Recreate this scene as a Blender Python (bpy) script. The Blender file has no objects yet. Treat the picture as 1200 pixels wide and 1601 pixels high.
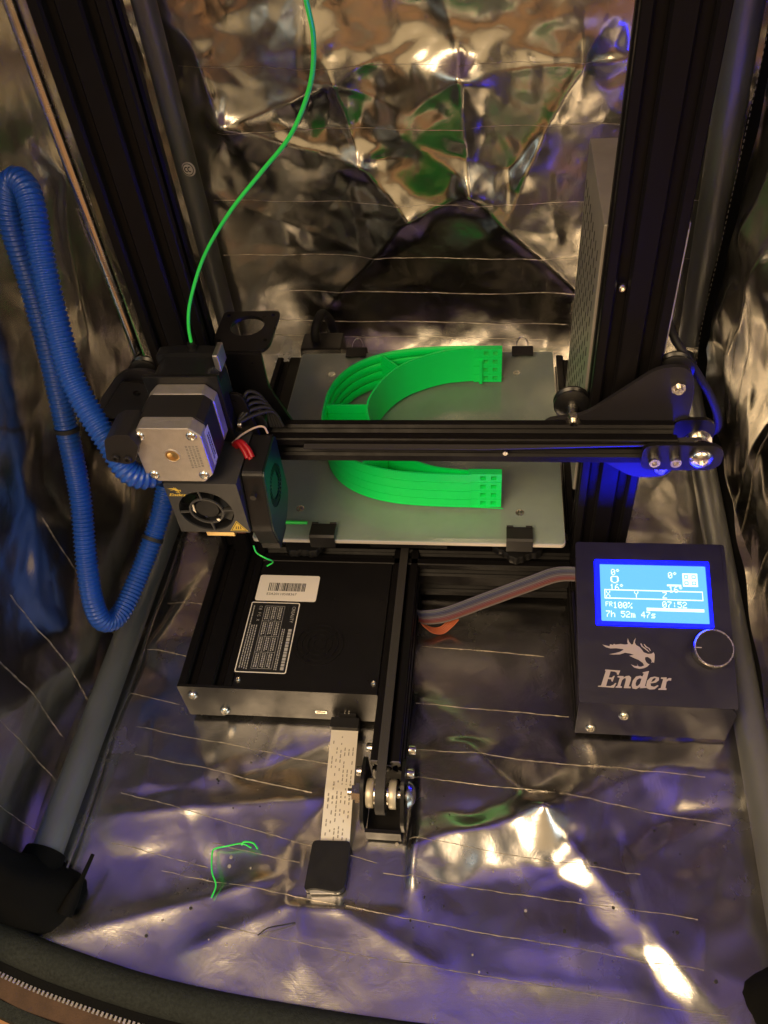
import bpy, bmesh, math, random
import numpy as np
from mathutils import Vector, Matrix
from mathutils.geometry import tessellate_polygon, delaunay_2d_cdt

S = 0.001                      # everything below is written in millimetres
R = math.radians
scene = bpy.context.scene
COL = scene.collection
random.seed(7)

# ------------------------------------------------------------------ camera
cam_d = bpy.data.cameras.new("camera")
cam = bpy.data.objects.new("camera", cam_d)
COL.objects.link(cam)
cam.location = (62.9*S, -400.9*S, 548.3*S)
cam.rotation_euler = (0.753, 0.083, 0.099)
cam_d.sensor_fit = 'VERTICAL'
cam_d.sensor_height = 24
cam_d.lens = 24*1287.8/1601
cam_d.clip_start = 0.01
cam_d.clip_end = 50
scene.camera = cam

# ------------------------------------------------------------------ world, lamps, exposure
world = bpy.data.worlds.new("World")
scene.world = world
world.use_nodes = True
bg = world.node_tree.nodes["Background"]
bg.inputs[0].default_value = (0.50, 0.54, 0.52, 1)
bg.inputs[1].default_value = 0.06

def area(name, loc, target, size, power, col, size_y=None):
    d = bpy.data.lights.new(name, 'AREA')
    d.energy = power
    d.color = col
    d.shape = 'RECTANGLE' if size_y else 'DISK'
    d.size = size
    if size_y:
        d.size_y = size_y
    o = bpy.data.objects.new(name, d)
    COL.objects.link(o)
    o.location = loc
    o.rotation_euler = (Vector(target)-Vector(loc)).to_track_quat('-Z', 'Y').to_euler()
    return o
# warm ceiling lamp of the room, behind and above the photographer
area("room_lamp", (-0.45, -0.95, 1.30), (0, 0, 0.08), 0.95, 27, (1.0, 0.72, 0.42))
# added wide warm panel for the lamp-lit room, turns foil reflections gold
area("warm_fill_panel", (0.35, -2.1, 0.95), (0, 0, 0.15), 2.4, 7, (1.0, 0.66, 0.30), 1.7)
# cooler window to the right
area("room_window", (1.5, -1.1, 1.15), (-0.2, 0, 0.15), 1.2, 13, (0.62, 0.88, 1.0), 1.0)

vs = scene.view_settings
vs.view_transform = 'Standard'
vs.look = 'None'
vs.exposure = 0.2
vs.gamma = 1
scene.cycles.max_bounces = 10
scene.cycles.glossy_bounces = 8
scene.cycles.transparent_max_bounces = 12
scene.cycles.sample_clamp_indirect = 4
scene.cycles.use_denoising = True
scene.cycles.caustics_reflective = True

# ------------------------------------------------------------------ materials
MATS = {}
def mat(name, col, rough=0.5, metal=0.0, emis=None, estr=0.0, spec=0.5, bump=0.0, bscale=900.0,
        var=0.0, vscale=60.0, rvar=0.0, sss=0.0, coat=0.0, detail=4):
    m = bpy.data.materials.new(name)
    m.use_nodes = True
    nt = m.node_tree
    b = nt.nodes["Principled BSDF"]
    b.inputs["Base Color"].default_value = (*col, 1)
    b.inputs["Roughness"].default_value = rough
    b.inputs["Metallic"].default_value = metal
    b.inputs["Specular IOR Level"].default_value = spec
    if coat:
        b.inputs["Coat Weight"].default_value = coat
        b.inputs["Coat Roughness"].default_value = 0.15
    if sss:
        b.inputs["Subsurface Weight"].default_value = sss
        b.inputs["Subsurface Radius"].default_value = (0.4, 1.0, 0.5)
        b.inputs["Subsurface Scale"].default_value = 0.003
    if emis:
        b.inputs["Emission Color"].default_value = (*emis, 1)
        b.inputs["Emission Strength"].default_value = estr
    tc = nt.nodes.new("ShaderNodeTexCoord")
    if var or rvar:
        n = nt.nodes.new("ShaderNodeTexNoise")
        n.inputs["Scale"].default_value = vscale
        n.inputs["Detail"].default_value = detail
        n.inputs["Roughness"].default_value = 0.65
        nt.links.new(tc.outputs["Object"], n.inputs["Vector"])
        if var:
            r = nt.nodes.new("ShaderNodeValToRGB")
            r.color_ramp.elements[0].position = 0.3
            r.color_ramp.elements[1].position = 0.7
            r.color_ramp.elements[0].color = (*[max(0, c*(1-var)) for c in col], 1)
            r.color_ramp.elements[1].color = (*[min(1, c*(1+var)) for c in col], 1)
            nt.links.new(n.outputs["Fac"], r.inputs["Fac"])
            nt.links.new(r.outputs["Color"], b.inputs["Base Color"])
        if rvar:
            mr = nt.nodes.new("ShaderNodeMapRange")
            mr.inputs["From Min"].default_value = 0.3
            mr.inputs["From Max"].default_value = 0.7
            mr.inputs["To Min"].default_value = max(0.02, rough-rvar)
            mr.inputs["To Max"].default_value = min(1, rough+rvar)
            nt.links.new(n.outputs["Fac"], mr.inputs["Value"])
            nt.links.new(mr.outputs["Result"], b.inputs["Roughness"])
    if bump:
        n2 = nt.nodes.new("ShaderNodeTexNoise")
        n2.inputs["Scale"].default_value = bscale
        n2.inputs["Detail"].default_value = 3
        nt.links.new(tc.outputs["Object"], n2.inputs["Vector"])
        bp = nt.nodes.new("ShaderNodeBump")
        bp.inputs["Strength"].default_value = bump
        bp.inputs["Distance"].default_value = 0.0006
        nt.links.new(n2.outputs["Fac"], bp.inputs["Height"])
        nt.links.new(bp.outputs["Normal"], b.inputs["Normal"])
    MATS[name] = m
    return m

def foil_mat(name, col, rough):
    m = mat(name, col, rough, 1.0, rvar=0.04, vscale=25)
    nt = m.node_tree
    b = nt.nodes["Principled BSDF"]
    tc = [n for n in nt.nodes if n.type == 'TEX_COORD'][0]
    a = nt.nodes.new("ShaderNodeTexNoise")
    a.inputs["Scale"].default_value = 70
    a.inputs["Detail"].default_value = 5
    a.inputs["Roughness"].default_value = 0.55
    a.inputs["Distortion"].default_value = 0.6
    nt.links.new(tc.outputs["Object"], a.inputs["Vector"])
    bp = nt.nodes.new("ShaderNodeBump")
    bp.inputs["Strength"].default_value = 0.22
    bp.inputs["Distance"].default_value = 0.0012
    nt.links.new(a.outputs["Fac"], bp.inputs["Height"])
    # fine woven scrim under the film
    w = nt.nodes.new("ShaderNodeTexWave")
    w.inputs["Scale"].default_value = 260
    w.inputs["Distortion"].default_value = 1.5
    w.bands_direction = 'Y'
    nt.links.new(tc.outputs["Object"], w.inputs["Vector"])
    bp2 = nt.nodes.new("ShaderNodeBump")
    bp2.inputs["Strength"].default_value = 0.012
    bp2.inputs["Distance"].default_value = 0.0003
    nt.links.new(w.outputs["Fac"], bp2.inputs["Height"])
    nt.links.new(bp.outputs["Normal"], bp2.inputs["Normal"])
    nt.links.new(bp2.outputs["Normal"], b.inputs["Normal"])
    return m

M_foil = foil_mat("mylar_film", (0.67, 0.65, 0.60), 0.22)
M_foil_floor = foil_mat("mylar_film_floor", (0.63, 0.615, 0.605), 0.25)
M_roof = foil_mat("dull_mylar_roof", (0.74, 0.72, 0.74), 0.55)
M_thread = mat("scrim_thread", (0.55, 0.50, 0.42), 0.40, 0.8, var=0.5, vscale=90)
M_black = mat("black_anodised", (0.0055, 0.005, 0.0055), 0.42, 0.0, spec=0.13, bump=0.10, bscale=2500, rvar=0.06, vscale=90)
M_plate = mat("black_powder_coat", (0.008, 0.0075, 0.008), 0.34, spec=0.24, bump=0.22, bscale=2200, rvar=0.08, vscale=70)
M_panel = mat("panel_black_glow_tint", (0.006, 0.0055, 0.020), 0.36, spec=0.4, bump=0.15, bscale=2200, rvar=0.06, vscale=70)  # black plate; the screen's blue glow is mixed into its base colour
M_gantry = mat("black_gantry_paint", (0.020, 0.019, 0.022), 0.38, spec=0.24, bump=0.2, bscale=2200)
M_plastic = mat("black_plastic", (0.010, 0.010, 0.011), 0.42, spec=0.3, bump=0.1, bscale=1500, rvar=0.08, vscale=80)
M_rubber = mat("black_rubber", (0.012, 0.012, 0.013), 0.62)
M_steel = mat("bright_steel", (0.72, 0.69, 0.63), 0.24, 1.0, rvar=0.08, vscale=120)
M_alu = mat("bare_aluminium", (0.70, 0.68, 0.64), 0.42, 1.0, rvar=0.08, vscale=140, bump=0.1, bscale=1800)
M_motor_cap = mat("cast_motor_cap", (0.62, 0.58, 0.52), 0.48, 0.85, bump=0.25, bscale=1600, var=0.08, vscale=160)
M_lam = mat("motor_lamination", (0.020, 0.018, 0.017), 0.5, 0.3, bump=0.1)
M_bed = mat("bed_plate", (0.39, 0.41, 0.44), 0.55, 0.0, var=0.08, vscale=35, rvar=0.08)
M_bed_edge = mat("bed_plate_edge", (0.72, 0.68, 0.62), 0.5, 0.3)
M_psu = mat("galvanised_steel", (0.40, 0.38, 0.35), 0.5, 0.55, var=0.1, vscale=40)
M_psu_dark = mat("vent_slot_dark", (0.01, 0.01, 0.01), 0.7)
M_print = mat("green_filament_plastic", (0.001, 0.97, 0.17), 0.34, sss=0.06, bump=0.05, bscale=900)
M_fil = mat("green_filament_strand", (0.030, 0.75, 0.10), 0.35)
M_sleeve = mat("blue_split_loom", (0.010, 0.068, 0.36), 0.33, var=0.12, vscale=40)
M_pole = mat("tent_pole_steel", (0.24, 0.25, 0.245), 0.40, 0.7, rvar=0.08, vscale=18, bump=0.1, bscale=200)
M_fabric = mat("charcoal_canvas", (0.020, 0.023, 0.021), 0.9, spec=0.15, bump=0.8, bscale=1400, var=0.35, vscale=500)
M_blackfab = mat("black_canvas", (0.004, 0.004, 0.004), 0.9, spec=0.1, bump=0.6, bscale=1500)
M_zip = mat("zip_teeth_metal", (0.55, 0.53, 0.48), 0.35, 0.9)
M_flap = mat("brown_fabric", (0.055, 0.028, 0.014), 0.85, bump=0.5, bscale=900, var=0.25, vscale=90)
M_white = mat("white_sticker", (0.78, 0.73, 0.66), 0.55)
M_lilac = mat("white_side_sticker", (0.62, 0.60, 0.66), 0.5)
M_ink = mat("black_ink", (0.02, 0.02, 0.02), 0.55)
M_greyink = mat("grey_ink", (0.25, 0.23, 0.20), 0.6)
M_tag = mat("black_label", (0.012, 0.012, 0.013), 0.45)
M_tagprint = mat("silver_label_print", (0.38, 0.37, 0.36), 0.5)
M_logo = mat("grey_print", (0.34, 0.30, 0.31), 0.5)
M_gold = mat("gold_print", (0.72, 0.50, 0.08), 0.45)
M_brass = mat("brass", (0.80, 0.56, 0.24), 0.32, 1.0)
M_red = mat("red_heat_shrink", (0.36, 0.008, 0.014), 0.42)
M_orange = mat("orange_wire", (0.40, 0.10, 0.04), 0.5)
M_tan = mat("pale_wire", (0.55, 0.42, 0.34), 0.5)
M_film = mat("flat_cable_film", (0.66, 0.62, 0.54), 0.42, spec=0.6)
M_pom = mat("pom_wheel", (0.010, 0.010, 0.011), 0.30)
M_nylon = mat("ivory_bearing", (0.52, 0.47, 0.36), 0.4, 0.4)
M_screen = mat("screen_backlight", (0.02, 0.1, 0.4), 0.3, emis=(0.14, 0.50, 75.0), estr=1.0)
M_pix = mat("screen_pixel", (0.3, 0.5, 0.6), 0.3, emis=(0.85, 1.0, 75.0), estr=1.0)
M_bezel = mat("screen_light_guide", (0.01, 0.02, 0.2), 0.25, emis=(0.0, 0.006, 6.0), estr=1.0)
M_greenpcb = mat("dark_green_plastic", (0.003, 0.018, 0.014), 0.42)

# glass: clear sheet, light and shadow pass straight through, coated look by fresnel
def glass_mat(name, tint, rough):
    m = bpy.data.materials.new(name)
    m.use_nodes = True
    nt = m.node_tree
    nt.nodes.remove(nt.nodes["Principled BSDF"])
    out = nt.nodes["Material Output"]
    tr = nt.nodes.new("ShaderNodeBsdfTransparent")
    tr.inputs[0].default_value = (*tint, 1)
    gl = nt.nodes.new("ShaderNodeBsdfGlossy")
    gl.inputs["Roughness"].default_value = rough
    fr = nt.nodes.new("ShaderNodeFresnel")
    fr.inputs[0].default_value = 1.6
    mx = nt.nodes.new("ShaderNodeMixShader")
    ge = nt.nodes.new("ShaderNodeNewGeometry")          # only the outer side of the sheet reflects
    mu = nt.nodes.new("ShaderNodeMath"); mu.operation = 'MULTIPLY'
    iv = nt.nodes.new("ShaderNodeMath"); iv.operation = 'SUBTRACT'
    iv.inputs[0].default_value = 1.0
    nt.links.new(ge.outputs["Backfacing"], iv.inputs[1])
    nt.links.new(fr.outputs[0], mu.inputs[0])
    nt.links.new(iv.outputs[0], mu.inputs[1])
    nt.links.new(mu.outputs[0], mx.inputs[0])
    nt.links.new(tr.outputs[0], mx.inputs[1])
    nt.links.new(gl.outputs[0], mx.inputs[2])
    nt.links.new(mx.outputs[0], out.inputs[0])
    return m
M_glass = glass_mat("bed_glass", (0.88, 0.92, 0.88), 0.16)

def wood_mat():
    m = mat("warm_wood", (0.30, 0.14, 0.055), 0.42)
    nt = m.node_tree
    b = nt.nodes["Principled BSDF"]
    tc = nt.nodes.new("ShaderNodeTexCoord")
    mp = nt.nodes.new("ShaderNodeMapping")
    mp.inputs["Scale"].default_value = (3, 40, 3)
    n = nt.nodes.new("ShaderNodeTexNoise")
    n.inputs["Scale"].default_value = 2.0
    n.inputs["Detail"].default_value = 8
    r = nt.nodes.new("ShaderNodeValToRGB")
    r.color_ramp.elements[0].position = 0.3
    r.color_ramp.elements[1].position = 0.72
    r.color_ramp.elements[0].color = (0.16, 0.065, 0.022, 1)
    r.color_ramp.elements[1].color = (0.46, 0.24, 0.10, 1)
    nt.links.new(tc.outputs["Object"], mp.inputs[0])
    nt.links.new(mp.outputs[0], n.inputs["Vector"])
    nt.links.new(n.outputs["Fac"], r.inputs["Fac"])
    nt.links.new(r.outputs["Color"], b.inputs["Base Color"])
    return m
M_wood = wood_mat()

# ------------------------------------------------------------------ object helpers
OFF = {}
def tag(o, label=None, cat=None, group=None, kind=None):
    if label: o["label"] = label
    if cat: o["category"] = cat
    if group: o["group"] = group
    if kind: o["kind"] = kind
    return o

def thing(name, label, cat, loc=(0, 0, 0), group=None):
    o = bpy.data.objects.new(name, None)
    COL.objects.link(o)
    o.empty_display_size = 0.01
    o.location = Vector(loc)*S
    OFF[o] = Vector(loc)
    return tag(o, label, cat, group)

def obj(name, bm, m, parent=None, smooth=None, bevel=0.0, at=None, rot=None):
    """bm in millimetres, world coordinates (or local ones when at= is given)"""
    me = bpy.data.meshes.new(name)
    off = OFF.get(parent, Vector((0, 0, 0))) if parent else Vector((0, 0, 0))
    bmesh.ops.recalc_face_normals(bm, faces=bm.faces)
    if at is None:
        bmesh.ops.translate(bm, verts=bm.verts, vec=-off)
    bmesh.ops.scale(bm, verts=bm.verts, vec=(S, S, S))
    if smooth is not None:
        lim = R(smooth)
        for f in bm.faces: f.smooth = True
        for e in bm.edges:
            e.smooth = not (len(e.link_faces) == 2 and e.calc_face_angle(0) > lim)
    bm.to_mesh(me)
    bm.free()
    ms = m if isinstance(m, (list, tuple)) else [m]
    for k in ms: me.materials.append(k)
    o = bpy.data.objects.new(name, me)
    COL.objects.link(o)
    if parent:
        o.parent = parent
        OFF[o] = off
    if at is not None:
        o.location = (Vector(at)-off)*S
        OFF[o] = off + (Vector(at)-off)
    if rot is not None:
        o.rotation_euler = rot
    if bevel:
        md = o.modifiers.new("bevel", 'BEVEL')
        md.width = bevel*S
        md.segments = 2
        md.limit_method = 'ANGLE'
        md.angle_limit = R(40)
    return o

def inst(src, parent, at, rot=None):
    o = src.copy()
    COL.objects.link(o)
    o.parent = parent
    off = OFF.get(parent, Vector((0, 0, 0))) if parent else Vector((0, 0, 0))
    o.location = (Vector(at)-off)*S
    OFF[o] = Vector(at)
    if rot is not None:
        o.rotation_euler = rot
    return o

def box(bm, x0, x1, y0, y1, z0, z1, mi=0):
    vs_ = [bm.verts.new((x, y, z)) for x in (x0, x1) for y in (y0, y1) for z in (z0, z1)]
    for q in ((0, 1, 3, 2), (4, 6, 7, 5), (0, 4, 5, 1), (2, 3, 7, 6), (0, 2, 6, 4), (1, 5, 7, 3)):
        f = bm.faces.new([vs_[i] for i in q])
        f.material_index = mi
    return vs_

def NB(): return bmesh.new()
def bx(*a):
    bm = NB(); box(bm, *a); return bm

def frame_of(d):
    d = Vector(d).normalized()
    up = Vector((0, 0, 1)) if abs(d.z) < 0.9 else Vector((1, 0, 0))
    a = d.cross(up).normalized()
    return d, a, a.cross(d).normalized()

def cyl(bm, p0, p1, r0, r1=None, n=20, caps=True, mi=0):
    r1 = r0 if r1 is None else r1
    p0, p1 = Vector(p0), Vector(p1)
    d, a, b = frame_of(p1-p0)
    A = [bm.verts.new(p0+(a*math.cos(t)+b*math.sin(t))*r0) for t in [2*math.pi*i/n for i in range(n)]]
    B = [bm.verts.new(p1+(a*math.cos(t)+b*math.sin(t))*r1) for t in [2*math.pi*i/n for i in range(n)]]
    for i in range(n):
        f = bm.faces.new((A[i], A[(i+1) % n], B[(i+1) % n], B[i])); f.material_index = mi
    if caps:
        bm.faces.new(list(reversed(A))).material_index = mi
        bm.faces.new(B).material_index = mi

def cy(*a, **k):
    bm = NB(); cyl(bm, *a, **k); return bm

def lathe(bm, prof, origin, axis, n=28):
    """prof: list of (radius, distance along axis)"""
    o = Vector(origin)
    d, a, b = frame_of(axis)
    rings = []
    for r, t in prof:
        if r < 1e-6:
            rings.append([bm.verts.new(o+d*t)])
        else:
            rings.append([bm.verts.new(o+d*t+(a*math.cos(2*math.pi*i/n)+b*math.sin(2*math.pi*i/n))*r) for i in range(n)])
    for A, B in zip(rings, rings[1:]):
        for i in range(n):
            j = (i+1) % n
            if len(A) == 1 and len(B) == 1: continue
            if len(A) == 1: bm.faces.new((A[0], B[j], B[i]))
            elif len(B) == 1: bm.faces.new((A[i], A[j], B[0]))
            else: bm.faces.new((A[i], A[j], B[j], B[i]))

def spline(pts, n=12):
    """Catmull-Rom through the points"""
    P = [Vector(p) for p in pts]
    P = [P[0]*2-P[1]]+P+[P[-1]*2-P[-2]]
    out = []
    for i in range(1, len(P)-2):
        a, b, c, d = P[i-1:i+3]
        for k in range(n):
            t = k/n
            out.append(0.5*((2*b)+(c-a)*t+(2*a-5*b+4*c-d)*t*t+(3*b-a-3*c+d)*t**3))
    out.append(P[-2].copy())
    return out

def resample(pts, step):
    L = [0.0]
    for a, b in zip(pts, pts[1:]): L.append(L[-1]+(b-a).length)
    n = max(2, int(L[-1]/step)+1)
    out, j = [], 0
    for k in range(n):
        s = L[-1]*k/(n-1)
        while j < len(L)-2 and L[j+1] < s: j += 1
        t = (s-L[j])/max(1e-9, L[j+1]-L[j])
        out.append(pts[j].lerp(pts[j+1], min(1, max(0, t))))
    return out

def tube(bm, pts, rad, n=10, caps=True, mi=0):
    P = [Vector(p) for p in pts]
    rads = rad if isinstance(rad, (list, tuple)) else [rad]*len(P)
    T = []
    for i in range(len(P)):
        T.append((P[min(i+1, len(P)-1)]-P[max(i-1, 0)]).normalized())
    _, a, b = frame_of(T[0])
    prev = None
    for i, p in enumerate(P):
        a = (a-T[i]*a.dot(T[i])).normalized()
        b = T[i].cross(a)
        ring = [bm.verts.new(p+(a*math.cos(2*math.pi*k/n)+b*math.sin(2*math.pi*k/n))*rads[i]) for k in range(n)]
        if prev:
            for k in range(n):
                f = bm.faces.new((prev[k], prev[(k+1) % n], ring[(k+1) % n], ring[k])); f.material_index = mi
        elif caps:
            bm.faces.new(list(reversed(ring)))
        prev = ring
    if caps: bm.faces.new(prev)

def prism(bm, loops, fn, d0, d1, mi=0):
    """loops: [outer, hole, ...] 2-D; fn(u, v, w) -> 3-D; solid from w=d0 to w=d1"""
    flat = [p for l in loops for p in l]
    tris = tessellate_polygon([[Vector((u, v, 0)) for u, v in l] for l in loops])
    A = [bm.verts.new(fn(u, v, d0)) for u, v in flat]
    B = [bm.verts.new(fn(u, v, d1)) for u, v in flat]
    for t in tris:
        for V_ in (A, B):
            try: bm.faces.new([V_[i] for i in t]).material_index = mi
            except ValueError: pass
    k = 0
    for l in loops:
        n = len(l)
        for i in range(n):
            a, b = k+i, k+(i+1) % n
            try: bm.faces.new((A[a], A[b], B[b], B[a])).material_index = mi
            except ValueError: pass
        k += n

XZ = lambda y: (lambda u, v, w: (u, y+w, v))      # panel facing the camera
XY = lambda z: (lambda u, v, w: (u, v, z+w))      # panel lying flat

def circ(cx, cy_, r, n=24, a0=0.0):
    return [(cx+r*math.cos(a0+2*math.pi*i/n), cy_+r*math.sin(a0+2*math.pi*i/n)) for i in range(n)]

def rrect(x0, x1, y0, y1, r, n=5):
    out = []
    for cx, cy_, s in ((x1-r, y1-r, 0), (x0+r, y1-r, 90), (x0+r, y0+r, 180), (x1-r, y0+r, 270)):
        for i in range(n+1):
            t = R(s+90*i/n)
            out.append((cx+r*math.cos(t), cy_+r*math.sin(t)))
    return out

def rpoly(pts, r, n=4):
    """polygon with rounded corners"""
    out = []
    N = len(pts)
    for i in range(N):
        p, a, b = Vector(pts[i]), Vector(pts[i-1]), Vector(pts[(i+1) % N])
        u, v = (a-p), (b-p)
        rr = min(r, u.length*0.45, v.length*0.45)
        p0, p1 = p+u.normalized()*rr, p+v.normalized()*rr
        for k in range(n+1):
            t = k/n
            q = p0*(1-t)**2+p*2*t*(1-t)+p1*t*t
            out.append((q.x, q.y))
    return out

def text_mesh(bm, s, size, fn, mi=0, italic=0.0, thick=0.0):
    """flat lettering from the built-in font; fn(u, v) -> 3-D point"""
    c = bpy.data.curves.new("t", 'FONT')
    c.body = s
    c.size = size
    c.resolution_u = 2
    c.shear = italic
    o = bpy.data.objects.new("t", c)
    COL.objects.link(o)
    bpy.context.view_layer.update()
    me = bpy.data.meshes.new_from_object(o)
    base = [bm.verts.new(fn(v.co.x, v.co.y)) for v in me.vertices]
    for p in me.polygons:
        try: bm.faces.new([base[i] for i in p.vertices]).material_index = mi
        except ValueError: pass
    bpy.data.objects.remove(o)
    bpy.data.curves.remove(c)
    bpy.data.meshes.remove(me)

def bolt_mesh(name, r=2.8, h=2.6, m=None, head='button', parent=None, at=(0, 0, 0), rot=None):
    """screw head along local +Z, hex socket"""
    bm = NB()
    if head == 'button':
        prof = [(r*0.99, 0), (r, h*0.25), (r*0.86, h*0.7), (r*0.6, h)]
    else:
        prof = [(r, 0), (r, h*0.85), (r*0.9, h)]
    lathe(bm, prof+[(r*0.5, h)], (0, 0, 0), (0, 0, 1), 20)
    lathe(bm, [(r*0.5, h), (r*0.5, h*0.35), (0, h*0.35)], (0, 0, 0), (0, 0, 1), 6)
    return obj(name, bm, m or M_steel, parent, smooth=35, at=at, rot=rot)

def vslot(w, h):
    """outline of a slotted extrusion of w x h (multiples of 20), centred"""
    def side(n):
        out = []
        for k in range(n):
            c = 10+20*k
            out += [(c-4.6, 0), (c-3.1, 1.6), (c-3.1, 2.1), (c-5.5, 2.1), (c-5.5, 3.2), (c-3, 5.8), (c+3, 5.8),
                    (c+5.5, 3.2), (c+5.5, 2.1), (c+3.1, 2.1), (c+3.1, 1.6), (c+4.6, 0)]
        return out
    nw, nh = w//20, h//20
    pts = [(0.8, 0)]+side(nw)+[(w-0.8, 0), (w, 0.8)]
    pts += [(w-d, t) for t, d in side(nh)]+[(w, h-0.8), (w-0.8, h)]
    pts += [(w-t, h-d) for t, d in side(nw)]+[(0.8, h), (0, h-0.8)]
    pts += [(d, h-t) for t, d in side(nh)]+[(0, 0.8)]
    return [(x-w/2, y-h/2) for x, y in pts]

# ------------------------------------------------------------------ crumpled mylar
def pl_noise(U, V, w, h, step, amp, seed):
    """piecewise-linear crumple: random points, random heights, flat facets with sharp creases"""
    rng = np.random.RandomState(seed)
    nx, ny = int(w/step)+3, int(h/step)+3
    pts = []
    for i in range(nx):
        for j in range(ny):
            pts.append((-step+i*step*(w+2*step)/(step*(nx-1))+rng.uniform(-.46, .46)*step,
                        -step+j*step*(h+2*step)/(step*(ny-1))+rng.uniform(-.46, .46)*step))
    co, _, faces, *_r = delaunay_2d_cdt([Vector(p) for p in pts], [], [], 0, 1e-4)
    hz = rng.normal(0, 1, len(co))*amp
    H = np.zeros_like(U)
    for f in faces:
        a, b, c = [np.array(co[i]) for i in f]
        lo, hi = np.minimum(np.minimum(a, b), c), np.maximum(np.maximum(a, b), c)
        i0, i1 = np.searchsorted(U[:, 0], lo[0]), np.searchsorted(U[:, 0], hi[0], 'right')
        j0, j1 = np.searchsorted(V[0], lo[1]), np.searchsorted(V[0], hi[1], 'right')
        if i0 >= i1 or j0 >= j1: continue
        u, v = U[i0:i1, j0:j1], V[i0:i1, j0:j1]
        det = (b[1]-c[1])*(a[0]-c[0])+(c[0]-b[0])*(a[1]-c[1])
        if abs(det) < 1e-9: continue
        l0 = ((b[1]-c[1])*(u-c[0])+(c[0]-b[0])*(v-c[1]))/det
        l1 = ((c[1]-a[1])*(u-c[0])+(a[0]-c[0])*(v-c[1]))/det
        l2 = 1-l0-l1
        msk = (l0 >= -1e-6) & (l1 >= -1e-6) & (l2 >= -1e-6)
        H[i0:i1, j0:j1] = np.where(msk, l0*hz[f[0]]+l1*hz[f[1]]+l2*hz[f[2]], H[i0:i1, j0:j1])
    return H

def blur(H, k):
    for _ in range(k):
        P = np.pad(H, 1, mode='edge')
        H = (P[:-2, 1:-1]+P[2:, 1:-1]+P[1:-1, :-2]+P[1:-1, 2:]+4*P[1:-1, 1:-1])/8
    return H

def waves(U, V, seed, amp, lam, n=7):
    rng = np.random.RandomState(seed)
    H = np.zeros_like(U)
    for _ in range(n):
        t = rng.uniform(0, 2*np.pi); l = lam*rng.uniform(.6, 1.6)
        H += np.sin((U*np.cos(t)+V*np.sin(t))*2*np.pi/l+rng.uniform(0, 6.3))
    return H*amp/np.sqrt(n)

def ridge(U, V, a, b, amp, w1, w2, end=25):
    """a folded crease from a to b: sharp crest, different fall on its two sides"""
    a, b = np.array(a, float), np.array(b, float)
    d = b-a; L = np.hypot(*d); d /= L
    s = (U-a[0])*d[0]+(V-a[1])*d[1]
    t = (U-a[0])*-d[1]+(V-a[1])*d[0]
    fade = np.clip((s+end)/end, 0, 1)*np.clip((L+end-s)/end, 0, 1)
    fade = fade*fade*(3-2*fade)
    return amp*fade*np.where(t > 0, np.exp(-np.abs(t)/w1), np.exp(-np.abs(t)/w2))

def facet(U, V, a, b, amp, w1, w2, end=16):
    """a pressed fold: flat slopes of width w1 / w2 on its two sides"""
    a, b = np.array(a, float), np.array(b, float)
    d = b-a; L = np.hypot(*d); d /= L
    s_ = (U-a[0])*d[0]+(V-a[1])*d[1]
    t = (U-a[0])*-d[1]+(V-a[1])*d[0]
    fade = np.clip((s_+end)/end, 0, 1)*np.clip((L+end-s_)/end, 0, 1)
    wob = 1+.18*np.sin(s_*.09+1)+.10*np.sin(s_*.23)
    return amp*fade*np.where(t > 0, np.clip(1-t/(w1*wob), 0, 1), np.clip(1+t/(w2*wob), 0, 1))

def pucker(U, V, c, amp, rad, k, ph, seed):
    """a pinched point: a handful of creases of unequal length running out from it"""
    rng = np.random.RandomState(seed)
    x, y = U-c[0], V-c[1]
    r = np.hypot(x, y)+1e-6
    th = np.arctan2(y, x)
    w = np.zeros_like(U)
    for m in range(k+2):
        t0 = rng.uniform(0, 2*np.pi)
        d = np.abs(np.mod(th-t0-rng.uniform(-.004, .004)*r+np.pi, 2*np.pi)-np.pi)
        w += rng.choice((-1, 1))*rng.uniform(.5, 1.3)*np.exp(-d/rng.uniform(.12, .5))*np.exp(-r/(rad*rng.uniform(.4, 1.6)))
    return amp*w*(r/(r+7))

def foil_sheet(name, w, h, step, hfun, place, m, kind='structure', blurk=2):
    nx, ny = int(w/step)+1, int(h/step)+1
    u, v = np.linspace(0, w, nx), np.linspace(0, h, ny)
    U, V = np.meshgrid(u, v, indexing='ij')
    H = blur(hfun(U, V), blurk)
    P = place(U, V, H).reshape(-1, 3)*S
    me = bpy.data.meshes.new(name)
    idx = np.arange(nx*ny).reshape(nx, ny)
    F = np.stack([idx[:-1, :-1], idx[1:, :-1], idx[1:, 1:], idx[:-1, 1:]], -1).reshape(-1, 4)
    me.from_pydata(P.tolist(), [], F.tolist())
    me.polygons.foreach_set("use_smooth", [True]*len(F))
    me.materials.append(m)
    me.update()
    o = bpy.data.objects.new(name, me)
    COL.objects.link(o)
    tag(o, kind=kind)
    OFF[o] = Vector((0, 0, 0))
    def sample(x, y):
        i = min(nx-1, max(0, int(round(x/w*(nx-1))))); j = min(ny-1, max(0, int(round(y/h*(ny-1)))))
        q = place(np.array([[x]]), np.array([[y]]), np.array([[H[i, j]]])).reshape(3)
        return Vector(q)
    return o, sample

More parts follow.
